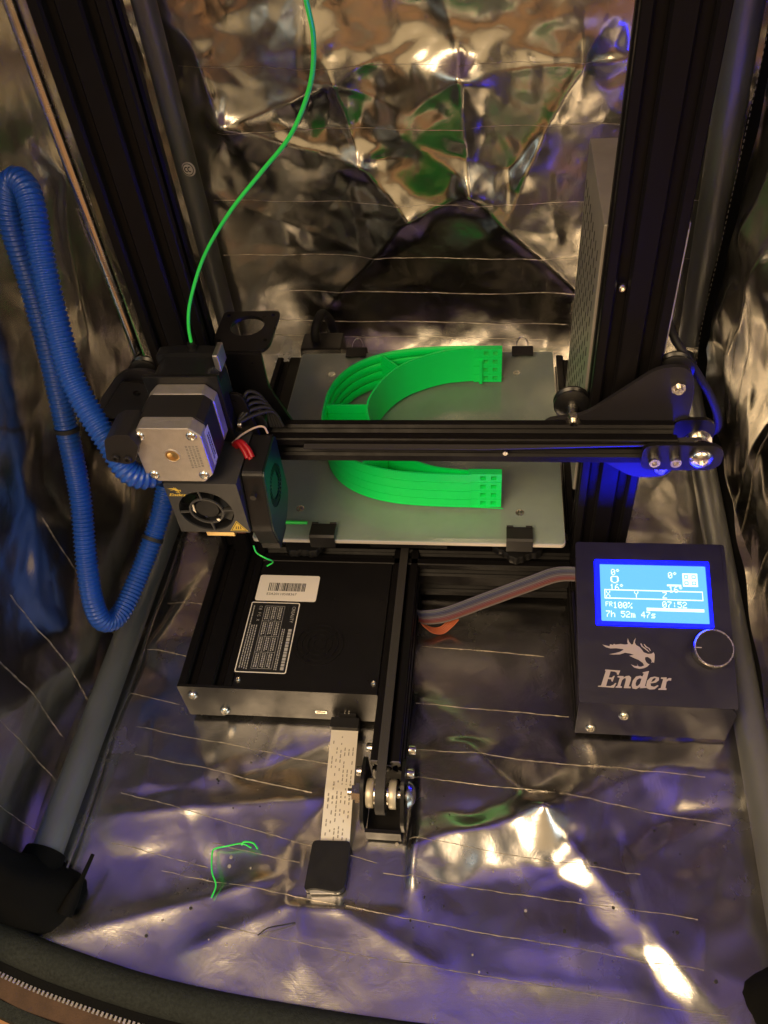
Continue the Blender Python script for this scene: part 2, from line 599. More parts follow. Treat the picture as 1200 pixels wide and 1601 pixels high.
def thread(parent, sample, a, b, seed, off, r=0.34, wob=0.8, gap=0.0):
    """one scrim thread pressed through the film: runs over the crumples"""
    rng = random.Random(seed)
    n = max(8, int(math.hypot(b[0]-a[0], b[1]-a[1])/2.2))
    pts, rad = [], []
    w = 0
    for i in range(n+1):
        t = i/n
        w = w*0.7+rng.uniform(-wob, wob)*0.5
        x, y = a[0]+(b[0]-a[0])*t, a[1]+(b[1]-a[1])*t
        dx, dy = b[0]-a[0], b[1]-a[1]
        L = math.hypot(dx, dy)
        pts.append(sample(x-dy/L*w*.5, y+dx/L*w*.5)+Vector(off))
        rad.append(r*rng.uniform(0.25, 0.95))
    bm = NB()
    tube(bm, pts, rad, 5)
    return obj("thread", bm, M_thread, parent, smooth=60)

X0, X1, Y0, Y1, ZT = -262.0, 300.0, -306.0, 366.0, 690.0
WL, WR, WB = -246.0, 278.0, 352.0        # planes of the left, right and back foil walls

# ---- floor
SILL = [(-330, -240), (-240, -265), (-184, -278.5), (-108, -290.5), (7, -298), (110, -299), (183, -297), (330, -288)]
FW, FH = X1-X0, Y1-Y0
def floor_h(U, V):
    X, Y = U+X0, V+Y0
    H = pl_noise(U, V, FW, FH, 62, 2.4, 11)+pl_noise(U, V, FW, FH, 27, 0.6, 12)+waves(U, V, 5, 1.0, 110)
    H += pl_noise(U, V, FW, FH, 12, 0.17, 31)
    # printer stands on flattened film
    fl = 1/(1+np.exp(-(np.maximum(np.abs(X-3)-165, np.maximum(-110-Y, Y-290)))/10))
    H = H*(0.35+0.65*fl)
    c = (101, -169)
    for e, amp, w1, w2 in (((208, -288), 7.0, 70, 17), ((8, -196), 6.5, 26, 15), ((-110, -262), 5.0, 30, 12), ((20, -90), 5, 14, 14), ((185, -128), 2.5, 18, 18)):
        a = c if e != (-110, -262) else (8, -200)
        H += (facet if amp > 5.2 else ridge)(U, V, (a[0]-X0, a[1]-Y0), (e[0]-X0, e[1]-Y0), amp, w1, w2)
    H += ridge(U, V, (-190-X0, -185-Y0), (-30-X0, -160-Y0), 3.5, 9, 16)
    H += ridge(U, V, (-205-X0, -265-Y0), (-90-X0, -225-Y0), 4.5, 7, 14)
    H += ridge(U, V, (-35-X0, -232-Y0), (30-X0, -262-Y0), 3.0, 8, 12)
    rng = np.random.RandomState(77)
    for _ in range(30):
        a = rng.uniform(-215, 215), rng.uniform(-285, -125)
        t, L = rng.choice((rng.uniform(-.5, .9), rng.uniform(1.2, 2.2))), rng.uniform(25, 90)
        H += ridge(U, V, (a[0]-X0, a[1]-Y0), (a[0]+L*np.cos(t)-X0, a[1]+L*np.sin(t)-Y0), rng.choice((-1, 1))*rng.uniform(.6, 2.4), rng.uniform(3, 12), rng.uniform(3, 12), end=18)
    H += pucker(U, V, (c[0]-X0, c[1]-Y0), 2.2, 26, 5, 0, 3)
    H += pucker(U, V, (22-X0, -205-Y0), 1.4, 22, 6, 0, 4)
    H += pucker(U, V, (-150-X0, -165-Y0), 1.6, 24, 5, 0, 8)
    foot = (np.abs(X-3) < 170) & (Y > -115) & (Y < 290)
    H = np.where(foot, np.minimum(H, 1.6), H)
    front = (X > -60) & (X < 15) & (Y > -235) & (Y < -105)
    H = np.where(front, np.minimum(H, 2.0), H)
    sy = np.interp(X, [b[0] for b in SILL], [b[1] for b in SILL])
    k = 1/(1+np.exp((Y-sy+9)/1.6))
    H = H*(0.35+0.65*np.clip((Y-sy+4)/70, 0, 1))
    return (H-1.0)*(1-k)-12.5*k
floor, fs = foil_sheet("floor", FW, FH, 2.2, floor_h, lambda U, V, H: np.stack([U+X0, V+Y0, H], -1), M_foil_floor)
for i, (a, b) in enumerate([((-194.7, -169.8), (-6.7, -206)), ((9.6, -145.5), (222, -165)), ((13, -190), (160, -202.5)), ((-2, -212), (191, -227)),
        ((-194, -140), (-58, -160)), ((.6, -237), (190, -255)), ((-104, -252), (0, -263)), ((3, -262.5), (198, -277)), ((-200, -118), (-27, -140)),
        ((10, -87), (122, -92)), ((11, -36), (106, -41)), ((8, -124), (210, -135)), ((-151, -220), (0, -237)), ((-215, -90), (-172, -97)),
        ((-212, -50), (-165, -56)), ((-210, 0), (-165, -4)), ((-120, -200), (-58, -209)), ((-190, -205), (-120, -215))]):
    thread(floor, fs, (a[0]-X0, max(a[1], Y0+1)-Y0), (b[0]-X0, max(b[1], Y0+1)-Y0), 40+i, (0, 0, 0.25))

# ---- back wall (u along x, v up)
def back_h(U, V):
    X, Z = U+X0, V
    W = X1-X0
    H = pl_noise(U, V, W, ZT, 74, 3.4, 21)+pl_noise(U, V, W, ZT, 30, .55, 22)+waves(U, V, 9, 3.4, 170)+pl_noise(U, V, W, ZT, 13, .55, 41)+pl_noise(U, V, W, ZT, 7.5, .10, 42)
    calm = 1/(1+np.exp(-(V-150)/25))
    H *= 0.35+0.65*calm
    H += waves(U, V, 15, 2.6, 90)/(1+np.exp(-(V-285)/20))
    for a, b, amp, w1, w2 in (((39, 194), (142, 90), 7, 20, 10), ((-19, 172), (-100, 86), 6, 10, 22), ((39, 194), (-19, 172), 4, 12, 12),
                              ((-62, 226), (-19, 172), 6, 12, 14), ((32, 298), (39, 194), 8, 9, 16), ((-77, 298), (-62, 226), 7, 14, 10),
                              ((32, 298), (134, 304), 4, 10, 10), ((-180, 268), (-77, 298), 6, 14, 10), ((-195, 317), (-183, 268), 6, 12, 10),
                              ((-183, 268), (-62, 226), 7, 10, 20), ((134, 304), (90, 215), 6, 16, 9), ((-215, 200), (-62, 130), 3, 16, 9)):
        H += ridge(U, V, (a[0]-X0, a[1]), (b[0]-X0, b[1]), amp*0.8, w1, w2)
    for c, amp, rad, k in (((-77, 298), 4.5, 30, 6), ((-62, 226), 5, 30, 6), ((-195, 317), 4, 26, 6), ((32, 298), 5, 30, 5), ((134, 304), 5, 34, 6),
                           ((-183, 268), 4, 22, 6), ((39, 194), 2, 18, 4), ((60, 420), 5, 34, 6), ((-120, 430), 5, 34, 6)):
        H += pucker(U, V, (c[0]-X0, c[1]), amp, rad, k, 0, int(c[0]+c[1]+500))
    return H
wall_back, wb = foil_sheet("wall_back", X1-X0, ZT, 2.2, back_h, lambda U, V, H: np.stack([U+X0, WB-H, V-12], -1), M_foil)
for i, (z, xa, xb) in enumerate([(22, -215, 120), (41, -190, 140), (77, -150, 150), (119.5, -215, 255), (177, -212, 255), (246, -190, 255), (300, -215, 250)]):
    sl = -0.035*(xb-xa)
    thread(wall_back, wb, (xa-X0, z+16), (xb-X0, z+16+sl), 70+i, (0, -0.4, 0), r=0.30, wob=0.6)

# ---- left wall (u along y, v up)
def left_h(U, V):
    W = Y1-Y0
    H = pl_noise(U, V, W, ZT, 80, 2.8, 51)+pl_noise(U, V, W, ZT, 34, 0.9, 52)+waves(U, V, 19, 2.4, 150)+pl_noise(U, V, W, ZT, 14, .34, 53)
    for c, amp, rad, k in (((146-Y0, 318), 6, 34, 6), ((40-Y0, 180), 3, 26, 5), ((170-Y0, 430), 5, 30, 6)):
        H += pucker(U, V, c, amp, rad, k, 0, int(c[0]))
    for a, b, amp, w1, w2 in (((146, 318), (190, 200), 6, 10, 20), ((146, 318), (100, 220), 5, 14, 9), ((-70, 40), (-180, 120), 3, 12, 20)):
        H += ridge(U, V, (a[0]-Y0, a[1]), (b[0]-Y0, b[1]), amp, w1, w2)
    return H
wall_left, wl = foil_sheet("wall_left", Y1-Y0, ZT, 2.6, left_h, lambda U, V, H: np.stack([WL+H*0.7, U+Y0, V-12], -1), M_foil)
for i, (a, b) in enumerate([((-140, 139), (-133, 20)), ((-169, 111), (-160, 4)), ((-206, 74), (-199, 4)), ((-100, 150), (-96, 12)), ((-40, 160), (-38, 12)), ((150, 290), (170, 40))]):
    thread(wall_left, wl, (a[0]-Y0, a[1]), (b[0]-Y0, b[1]), 90+i, (0.4, 0, 0), r=0.30)

# ---- right wall
def right_h(U, V):
    W = Y1-Y0
    H = pl_noise(U, V, W, ZT, 60, 3.0, 61)+pl_noise(U, V, W, ZT, 26, 1.2, 62)+waves(U, V, 29, 2.6, 110)+pl_noise(U, V, W, ZT, 12, .3, 63)
    rng = np.random.RandomState(3)
    for k in range(16):
        a = rng.uniform(60, W); z = rng.uniform(20, 300)
        H += ridge(U, V, (a, z), (a+rng.uniform(-25, 25), z+rng.uniform(60, 130)), rng.uniform(2, 7), 8, 12)
    return H
wall_right, wr = foil_sheet("wall_right", Y1-Y0, ZT, 2.6, right_h,
    lambda U, V, H: np.stack([WR-34*np.clip((60-(U+Y0))/330, 0, 1)-H*0.7, U+Y0, V-12], -1), M_foil)
for i, (a, b) in enumerate([((250, 160), (200, 40)), ((225, 170), (180, 60)), ((120, 140), (90, 10)), ((40, 120), (20, 10))]):
    thread(wall_right, wr, (a[0]-Y0, a[1]), (b[0]-Y0, b[1]), 110+i, (-0.4, 0, 0), r=0.30)

# ---- roof of the tent: shades the back of the printer from the room lamp
def roof_h(U, V):
    return pl_noise(U, V, FW, 640, 90, 5, 71)+waves(U, V, 39, 5, 160)
roof, _rs = foil_sheet("roof", FW, 640, 8, roof_h, lambda U, V, H: np.stack([U+X0, V+Y1-640, ZT-14+H*.6], -1), M_roof)

# ---- the room's wooden floor
bm = NB()
box(bm, -2600, 2600, -3200, 2600, -60, -14)
wf = obj("wood_floor", bm, M_wood)
tag(wf, kind='structure')

# ------------------------------------------------------------------ tent frame: poles, seams, front sill
def pole(name, label, a, b, r, group='steel poles of the tent frame'):
    t = thing(name, label, 'pole', a, group)
    bm = NB()
    P = [Vector(a).lerp(Vector(b), i/24) for i in range(25)]
    tube(bm, P, r, 24)
    obj("tube", bm, M_pole, t, smooth=40)
    return t
pl_ = pole("tent_pole", "steel tent pole lying along the floor beside the left foil wall", (-227, -250, 12), (-227, 335, 12), 10.5)
# foil welt the left floor pole sits against
bm = NB()
tube(bm, [Vector((-214+0.8*math.sin(y*0.06), y, 3.2)) for y in range(-232, 330, 8)], 1.6, 6)
obj("welt", bm, M_foil_floor, pl_, smooth=60)
pb = pole("tent_pole", "upright steel tent pole in the back left corner with round sticker", (-224, 338, 0), (-224, 338, ZT-20), 10.5)
bm = NB(); prism(bm, [circ(0, 0, 6.6, 28)], lambda u, v, w: (-218.5+u*0.95+w*0.5, 326.6-w+abs(u)*0.0, 226+v), 0, 1.2)
st = obj("sticker", bm, M_white, pb); st["label"] = "round white certification sticker"
bm = NB()
prism(bm, [[(x*1.0, y) for x, y in circ(0, 0, 5.6, 28)], [(x, y) for x, y in circ(0, 0, 4.9, 28)]], lambda u, v, w: (-218.5+u*.95, 325.2-w, 226+v), 0, .1)
for sx in (-1, 1):
    prism(bm, [[(sx*1.6+2.2*math.cos(R(a)), 2.6*math.sin(R(a))) for a in range(60, 301, 20)]+[(sx*1.6+1.3*math.cos(R(a)), 1.7*math.sin(R(a))) for a in range(300, 59, -20)]],
          lambda u, v, w: (-218.5+u*.95, 325.2-w, 226+v), 0, .1)
obj("sticker_print", bm, M_ink, st)
pr = pole("tent_pole", "upright steel tent pole in the back right corner behind the power supply", (266, 332, 26), (233, 332, ZT-20), 13.5)
pole("tent_pole", "steel tent pole lying along the floor beside the right foil wall", (259, 320, 12), (238, -255, 12), 10.5)

# black seam binding in the right corner, with its row of stitches
t = thing("seam_binding", "black fabric seam binding running down the back right corner and along the floor", 'binding', (270, 300, 0))
path = spline([(268, 318, ZT-60), (268, 312, 420), (269, 308, 260), (269, 304, 150), (267, 296, 60), (268, 270, 16), (267, 170, 8), (262, 60, 7), (252, -80, 8), (240, -240, 8)], 14)
bm = NB()
prev = None
for i, p in enumerate(path):
    k = 7+1.6*math.sin(i*0.7)
    up = Vector((0.25, -0.9, 0.3)) if p.z > 40 else Vector((0.5, 0, 0.85))
    q = [bm.verts.new(p-up*k+Vector((-1.5, 0, 0))), bm.verts.new(p+Vector((-3.5, -1.5, 1))), bm.verts.new(p+up*k+Vector((0.5, 0, 0)))]
    if prev:
        bm.faces.new((prev[0], prev[1], q[1], q[0])); bm.faces.new((prev[1], prev[2], q[2], q[1]))
    prev = q
b_ = obj("binding_strip", bm, M_blackfab, t, smooth=50)
bm = NB()
for i, p in enumerate(resample(path, 5)):
    if p.z < 380:
        d = Vector((0, 0, 1.3)) if p.z > 40 else Vector((0, 1.3, 0))
        tube(bm, [p-d+Vector((-5.2, -3.4, 1.6)), p+d+Vector((-5.2, -3.4, 1.6))], 0.33, 5)
so = obj("stitching", bm, M_greyink, t); so["kind"] = "stuff"

# front corner sleeves of black fabric
def sleeve_corner(label, base, sx):
    t = thing("corner_sleeve", label, 'fabric sleeve', base, 'black fabric corners of the tent')
    bm = NB()
    b = Vector(base)
    rng = random.Random(int(base[0]))
    rows = [(-4, 36, 27), (6, 33, 24), (16, 26, 20), (28, 18, 16), (40, 13, 13), (52, 11, 11), (72, 10, 10), (120, 9, 9)]
    prev = None
    for h, rx, ry in rows:
        ring = []
        for i in range(28):
            a = 2*math.pi*i/28
            f = 1+0.07*math.sin(a*5+h*.06)+rng.uniform(-.02, .02)
            ring.append(bm.verts.new(b+Vector((rx*f*math.cos(a), ry*f*math.sin(a), h))))
        if prev:
            for i in range(28): bm.faces.new((prev[i], prev[(i+1) % 28], ring[(i+1) % 28], ring[i]))
        prev = ring
    obj("fabric", bm, M_blackfab, t, smooth=60)
    bm = NB()
    tube(bm, [b+Vector((4, 4, 12)), b+Vector((5, 14, 12)), b+Vector((6, 24, 12))], [15.5, 14.5, 13.6], 20)
    obj("cuff", bm, M_blackfab, t, smooth=60)
    return t
t = sleeve_corner("black fabric corner sleeve gathered at the front end of the left floor pole", (-234, -242, 0), 1)
bm = NB()
tube(bm, [(-203, -254, 6), (-200, -244, 9), (-197, -234, 12), (-194, -218, 14)], [5, 4.2, 1.6, 1.3], 8)
obj("pull_cord", bm, M_blackfab, t, smooth=60)
sleeve_corner("black fabric corner sleeve at the front right end of the tent floor", (244, -270, 0), -1)

# front sill: padded canvas hem, zip and the door flap hanging over it
t = thing("door_sill", "padded charcoal canvas hem of the open tent door along the front edge", 'door sill', (0, -290, 0))
path = spline([(x, y, 0) for x, y in SILL], 10)
bm = NB()
prev = None
rng = random.Random(3)
for i, p in enumerate(path):
    tdir = (path[min(i+1, len(path)-1)]-path[max(i-1, 0)]).normalized()
    nrm = Vector((-tdir.y, tdir.x, 0))
    j = rng.uniform(-.5, .5)
    ring = [bm.verts.new(p+nrm*a+Vector((0, 0, b+j))) for a, b in ((5, -3), (3.5, 6), (0, 10.5), (-5, 12.5), (-10, 11.5), (-14, 8), (-16, 2), (-16.5, -8))]
    if prev:
        for k in range(7): bm.faces.new((prev[k], prev[k+1], ring[k+1], ring[k]))
    prev = ring
obj("hem", bm, M_fabric, t, smooth=60)
bm = NB()
prev = None
for i, p in enumerate(path):
    tdir = (path[min(i+1, len(path)-1)]-path[max(i-1, 0)]).normalized()
    nrm = Vector((-tdir.y, tdir.x, 0))
    ring = [bm.verts.new(p+nrm*a+Vector((0, 0, b))) for a, b in ((-16.2, 2.2), (-19, 1.2), (-21.5, 0.4), (-22, -2))]
    if prev:
        for k in range(3): bm.faces.new((prev[k], prev[k+1], ring[k+1], ring[k]))
    prev = ring
obj("zip_tape", bm, M_blackfab, t, smooth=60)
bm = NB()
fine = resample(path, 2.9)
for i, p in enumerate(fine[:-1]):
    tdir = (fine[i+1]-p).normalized()
    nrm = Vector((-tdir.y, tdir.x, 0))
    c = p-nrm*22.2+Vector((0, 0, 0.6))
    v = []
    for su in (-.75, .75):
        for sv in (-1.3, 1.3):
            for sz in (-.6, .8):
                v.append(bm.verts.new(c+tdir*su+nrm*sv+Vector((0, 0, sz))))
    for q in ((0, 1, 3, 2), (4, 6, 7, 5), (0, 4, 5, 1), (2, 3, 7, 6), (0, 2, 6, 4), (1, 5, 7, 3)): bm.faces.new([v[k] for k in q])
zt = obj("zip_teeth", bm, M_zip, t); zt["kind"] = "stuff"
bm = NB()
prev = None
for i, p in enumerate(path):
    tdir = (path[min(i+1, len(path)-1)]-path[max(i-1, 0)]).normalized()
    nrm = Vector((-tdir.y, tdir.x, 0))
    wv = 1.2*math.sin(i*0.5)
    ring = [bm.verts.new(p+nrm*a+Vector((0, 0, b))) for a, b in ((-20, -3), (-26, -4+wv*.4), (-34, -6+wv), (-39, -7), (-41, -13))]
    if prev:
        for k in range(4): bm.faces.new((prev[k], prev[k+1], ring[k+1], ring[k]))
    prev = ring
obj("flap", bm, M_flap, t, smooth=60)
bm = NB()
prev = None
for i, p in enumerate(path):
    tdir = (path[min(i+1, len(path)-1)]-path[max(i-1, 0)]).normalized()
    nrm = Vector((-tdir.y, tdir.x, 0))
    ring = [bm.verts.new(p+nrm*a+Vector((0, 0, b))) for a, b in ((-33.5, -4.4), (-36, -4.0), (-41, -5.2), (-42, -14))]
    if prev:
        for k in range(3): bm.faces.new((prev[k], prev[k+1], ring[k+1], ring[k]))
    prev = ring
obj("flap_binding", bm, M_fabric, t, smooth=60)

# ------------------------------------------------------------------ the printer
PR = thing("printer", "black open frame desktop 3D printer standing on the foil floor", '3D printer', (3, 80, 0))
def ext(name, w, h, axis, c, a, b, parent=PR, m=M_black):
    """extrusion with centre c in its cross plane from a to b along the axis"""
    bm = NB()
    o = vslot(w, h)
    if axis == 'y': fn = lambda u, v, s: (c[0]+u, s, c[1]+v)
    elif axis == 'z': fn = lambda u, v, s: (c[0]+u, c[1]+v, s)
    else: fn = lambda u, v, s: (s, c[0]+u, c[1]+v)
    prism(bm, [o], fn, a, b)
    return obj(name, bm, m, parent)
ext("base_profile", 40, 40, 'y', (-139.5, 23), -104.5, 285)
ext("base_profile", 40, 40, 'y', (145.7, 23), -104.5, 285)
ext("cross_profile", 40, 40, 'x', (32, 23), -119.3, 125.5)
rail = ext("bed_rail", 20, 40, 'y', (-3, 23), -155, 285)
up_l = ext("upright", 40, 20, 'z', (-139, 32), 43.2, 600)
up_r = ext("upright", 40, 20, 'z', (145.7, 32), 43.2, 600)
beam = ext("gantry_beam", 20, 20, 'x', (5, 181), -160, 178)

# base screws seen in the slots of the right upright
hexs = bolt_mesh("screw", 2.7, 2.4, parent=up_r, at=(135.7, 24.5, 282), rot=(R(90), 0, 0))
inst(hexs, up_r, (135.7, 24.5, 149), (R(90), 0, 0))

# rail end: cut metal with bores
bm = NB()
prism(bm, [vslot(20, 40), circ(0, 10, 4.2, 20), circ(0, -10, 4.2, 20)], lambda u, v, w: (-3+u, -155.2-w, 23+v), 0, 0.6)
obj("end_face", bm, M_alu, rail)
# belt over the rail
bm = NB()
bw = 3.0
P = [(-3, 240, 49), (-3, -160, 49)]
def strip(bm, pts, hw, th, side=Vector((1, 0, 0))):
    prev = None
    pts = [Vector(p) for p in pts]
    for i, p in enumerate(pts):
        d = (pts[min(i+1, len(pts)-1)]-pts[max(i-1, 0)]).normalized()
        n = side.cross(d).normalized()
        q = [bm.verts.new(p+side*s*hw+n*k*th*.5) for s, k in ((-1, -1), (1, -1), (1, 1), (-1, 1))]
        if prev:
            for k in range(4): bm.faces.new((prev[k], prev[(k+1) % 4], q[(k+1) % 4], q[k]))
        else: bm.faces.new(q)
        prev = q
    bm.faces.new(list(reversed(prev)))
M_belt = mat("timing_belt_rubber", (0.024, 0.022, 0.021), 0.6, bump=0.3, bscale=1200)
strip(bm, [(-4.5, 230, 46)]+[(-4.5, 230-i*20, 46) for i in range(1, 20)]+[(-4.5, -166, 45)]+[(-4.5, -172-13*math.sin(R(a)), 31+13*math.cos(R(a))) for a in range(10, 181, 17)]+[(-4.5, -150, 18)], 3.1, 1.4)
obj("belt", bm, M_belt, rail, smooth=30)

# front belt tensioner on the rail
tn = NB()
for s in (-1, 1):
    prism(tn, [rpoly([(-150, 40), (-150, 8), (-178, 6), (-190, 10), (-190, 26), (-172, 44), (-160, 44)], 5)],
          lambda u, v, w, s=s: (-3.5+s*13.2+w, u, v), -1.2, 1.2)
box(tn, -15.3, 8.3, -192, -189.4, 3.5, 15)
box(tn, -15.3, 8.3, -189.4, -160, 3.2, 5.4)
ten = obj("tensioner_bracket", tn, M_plate, PR, bevel=0.6)
bm = NB()
cyl(bm, (-27, -172, 30), (15, -172, 30), 2.5)
obj("axle", bm, M_steel, ten, smooth=40)
bm = NB(); cyl(bm, (-21.5, -172, 30), (-18, -172, 30), 7.2, n=6); cyl(bm, (-24.2, -172, 30), (-21.5, -172, 30), 5.2, n=6)
obj("nut", bm, M_steel, ten)
bm = NB(); lathe(bm, [(8.2, 0), (8.6, 1), (7.4, 3.2), (4.4, 5.2), (0, 5.8)], (12, -172, 30), (1, 0, 0), 28)
obj("dome_head", bm, M_steel, ten, smooth=50)
for a, b in ((-14.3, -9.4), (0.6, 5.5)):
    bm = NB(); lathe(bm, [(0, 0), (9, 0), (9.4, .6), (9.4, abs(b-a)-.6), (9, abs(b-a)), (0, abs(b-a))], (a, -172, 30), (1, 0, 0), 28)
    obj("bearing", bm, M_nylon, ten, smooth=40)
for a, b in ((-9.3, -8.2), (-0.7, 0.5)):
    obj("washer", cy((a, -172, 30), (b, -172, 30), 7.5, n=28), M_steel, ten, smooth=40)
sb = bolt_mesh("screw", 3.3, 4.6, parent=ten, head='cap', at=(11.2, -158, 32), rot=(0, R(90), 0))
for at, ro in (((11.2, -141, 32), 90), ((-18.2, -158, 32), -90), ((-13.2, -141, 32), -90)):
    inst(sb, ten, at, (0, R(ro), 0))

# ---- control box with cover, front plate, stickers
bm = NB()
prism(bm, [rpoly([(-119.2, 4), (-119.2, 42.4), (-13.4, 42.4), (-13.4, 4)], 1.2)], lambda u, v, w: (u, w, v), -104.6, 20)
cb = obj("control_box", bm, M_plate, PR)
bm = NB()
usb = rrect(-61.5, -52.5, 14.2, 18.2, 1.0)
prism(bm, [rpoly([(-159.5, 3.2), (-159.5, 43.4), (-13.2, 43.4), (-13.2, 5.5), (-132, 5.5), (-132, 3.2)], 0.8), usb], XZ(-107), 0, 2.2)
fp = obj("front_plate", bm, M_plate, cb, bevel=0.4)
bm = NB()
prism(bm, [rrect(-61.3, -52.7, 14.4, 18.0, .9), rrect(-60.6, -53.4, 15, 17.4, .7)], XZ(-107.4), 0, 3)
box(bm, -60, -54, -106.4, -105, 15.8, 16.8)
obj("usb_port", bm, M_steel, cb)
s0 = bolt_mesh("screw", 3.9, 2.8, parent=cb, at=(-149.5, -107, 33), rot=(R(90), 0, 0))
inst(s0, cb, (-129.8, -107, 13), (R(90), 0, 0))
s1 = bolt_mesh("screw", 2.3, 2.0, parent=cb, at=(-115.5, -99, 42.4))
inst(s1, cb, (-17, -97.5, 42.4))
# fan grille rings pressed into the cover
bm = NB()
for r in (4.5, 9.0, 13.5, 17.5):
    prism(bm, [circ(-61, -66, r+.8, 40), circ(-61, -66, r-.8, 40)], XY(42.4), 0, 0.7)
for k in range(4):
    a = R(45+90*k)
    prism(bm, [[(-61+math.cos(a+d)*r_, -66+math.sin(a+d)*r_) for r_, d in ((4.5, -.18), (17.5, -.05), (17.5, .05), (4.5, .18))]], XY(42.4), 0, 0.6)
obj("fan_grille", bm, M_plate, cb, smooth=30)
# serial sticker
bm = NB(); prism(bm, [rrect(-118.2, -69.8, -27.8, -2.5, 1.8)], XY(42.5), 0, 0.18)
sk = obj("serial_sticker", bm, M_white, cb); sk["label"] = "white sticker with a bar code"
bm = NB()
rng = random.Random(5)
x = -109.5
while x < -80.5:
    w = rng.choice((.35, .35, .7, 1.0))
    prism(bm, [[(x, -10.2), (x+w, -10.2), (x+w, -18.2), (x, -18.2)]], XY(42.68), 0, .05)
    x += w+rng.choice((.3, .4, .7))
text_mesh(bm, "E3A20110508367", 3.3, lambda u, v: (-110+u*1.02, -22.3+v, 42.75))
obj("sticker_print", bm, M_ink, sk)
# rating label, lying on its side
bm = NB(); prism(bm, [rrect(-120.4, -81, -93.2, -28.9, 1.6)], XY(42.5), 0, 0.16)
rl = obj("rating_label", bm, M_tag, cb); rl["label"] = "black rating label with white border and table"
bm = NB()
prism(bm, [rrect(-119.9, -81.5, -92.7, -29.4, 1.4), rrect(-119.2, -82.2, -92.0, -30.1, 1.0)], XY(42.66), 0, .05)
obj("label_border", bm, M_white, rl)
bm = NB()
def lab(u, v): return (-120.4+v, -28.9-u, 42.72)       # label space: u reads towards the viewer, v towards +x
def lrect(u0, u1, v0, v1):
    prism(bm, [[(u0, v0), (u1, v0), (u1, v1), (u0, v1)]], lambda u, v, w: Vector(lab(u, v))+Vector((0, 0, w)), 0, .05)
text_mesh(bm, "CREALITY", 3.6, lambda u, v: lab(4+u*.95, 33.6+v))
rng = random.Random(9)
u = 25
while u < 60:                                            # product name line, too small to read
    w = rng.uniform(1.6, 3.0)
    lrect(u, u+w, 34, 36.6); u += w+.6
for v_ in (30.6, 29.2):
    u = 25
    while u < 60:
        w = rng.uniform(.8, 2.4); lrect(u, u+w, v_, v_+.7); u += w+.5
for v_ in (27.4, 22.0, 17.0, 12.0): lrect(4, 60, v_, v_+.25)
for u_ in (4, 18, 32, 46, 60): lrect(u_, u_+.25, 12, 27.6)
for row in range(3):
    for col in range(4):
        v_ = 13.4+row*5
        for l in range(2):
            u = 5.2+col*14
            while u < 16+col*14:
                w = rng.uniform(.6, 1.8); lrect(u, u+w, v_+l*1.6, v_+l*1.6+.9); u += w+.5
text_mesh(bm, "C E   F C   X", 3.6, lambda u, v: lab(4+u*.75, 7.6+v*.9))
for v_ in (3.0, 4.8, 6.6, 8.4):
    u = 22 if v_ > 4 else 4
    while u < 60:
        w = rng.uniform(1, 3); lrect(u, u+w, v_, v_+.7); u += w+.5
obj("label_print", bm, M_tagprint, rl)

# ---- heated bed, knobs, carriage
bm = NB()
prism(bm, [rrect(-117.5, 117.5, 0.2, 235.2, 3)], XY(80.6), 0, 3.1)
bed = obj("bed_plate", bm, M_bed, PR, bevel=0.3)
bm = NB()
prism(bm, [rrect(-117.9, 117.9, -0.2, 235.6, 3.2), rrect(-117.3, 117.3, 0.4, 235.0, 2.8)], XY(80.8), 0, 2.6)
obj("bright_edge", bm, M_bed_edge, bed)
bm = NB(); box(bm, -105, 105, 95, 140, 59, 62); box(bm, -30, 30, 15, 220, 59, 62)
for sx in (-1, 1):
    for a, b in ((33, 100), (202, 135)):
        prism(bm, [[(sx*96, a), (sx*74, a), (sx*20, b), (sx*34, b+(8 if b > 117 else -8))]], XY(59), 0, 3)
obj("carriage", bm, M_plate, PR)
def knob_bm():
    bm = NB()
    N = 96
    def rr(a): return 20.5+1.5*math.cos(a*6)
    rows = [(0, .0), (0, .93), (1.2, 1), (6.2, 1.0), (7.6, .95), (8.2, .6), (8.2, 0)]
    prev = None
    for h, k in rows:
        if k == 0:
            ring = [bm.verts.new((0, 0, h))]
        else:
            ring = []
            for i in range(N):
                a = 2*math.pi*i/N
                r = rr(a)*k*(1-(0.035 if (i//2) % 2 and 0.9 < k else 0))
                ring.append(bm.verts.new((r*math.cos(a), r*math.sin(a), h)))
        if prev:
            for i in range(N):
                j = (i+1) % N
                if len(prev) == 1: bm.faces.new((prev[0], ring[j], ring[i]))
                elif len(ring) == 1: bm.faces.new((prev[i], prev[j], ring[0]))
                else: bm.faces.new((prev[i], prev[j], ring[j], ring[i]))
        prev = ring
    return bm
corner = [(-85.3, 32), (85.2, 31.5), (-84.7, 203), (84.6, 203.5)]
k0 = obj("levelling_knob", knob_bm(), M_plastic, bed, smooth=40, at=(*corner[0], 47))
for c in corner[1:]: inst(k0, bed, (*c, 47), (0, 0, .4))
sp = NB()
tube(sp, [(4.5*math.cos(i*.5), 4.5*math.sin(i*.5), i*.235) for i in range(80)], .7, 6)
s0 = obj("spring", sp, M_steel, bed, smooth=60, at=(*corner[0], 62))
for c in corner[1:]: inst(s0, bed, (*c, 62))
bm = NB(); lathe(bm, [(3.4, 0), (3.2, .6), (1.9, .7), (1.2, .2), (0, .2)], (0, 0, 0), (0, 0, 1), 20)
c0 = obj("bed_screw", bm, M_steel, bed, smooth=40, at=(*corner[0], 83.6))
for c in corner[1:]: inst(c0, bed, (*c, 83.6))

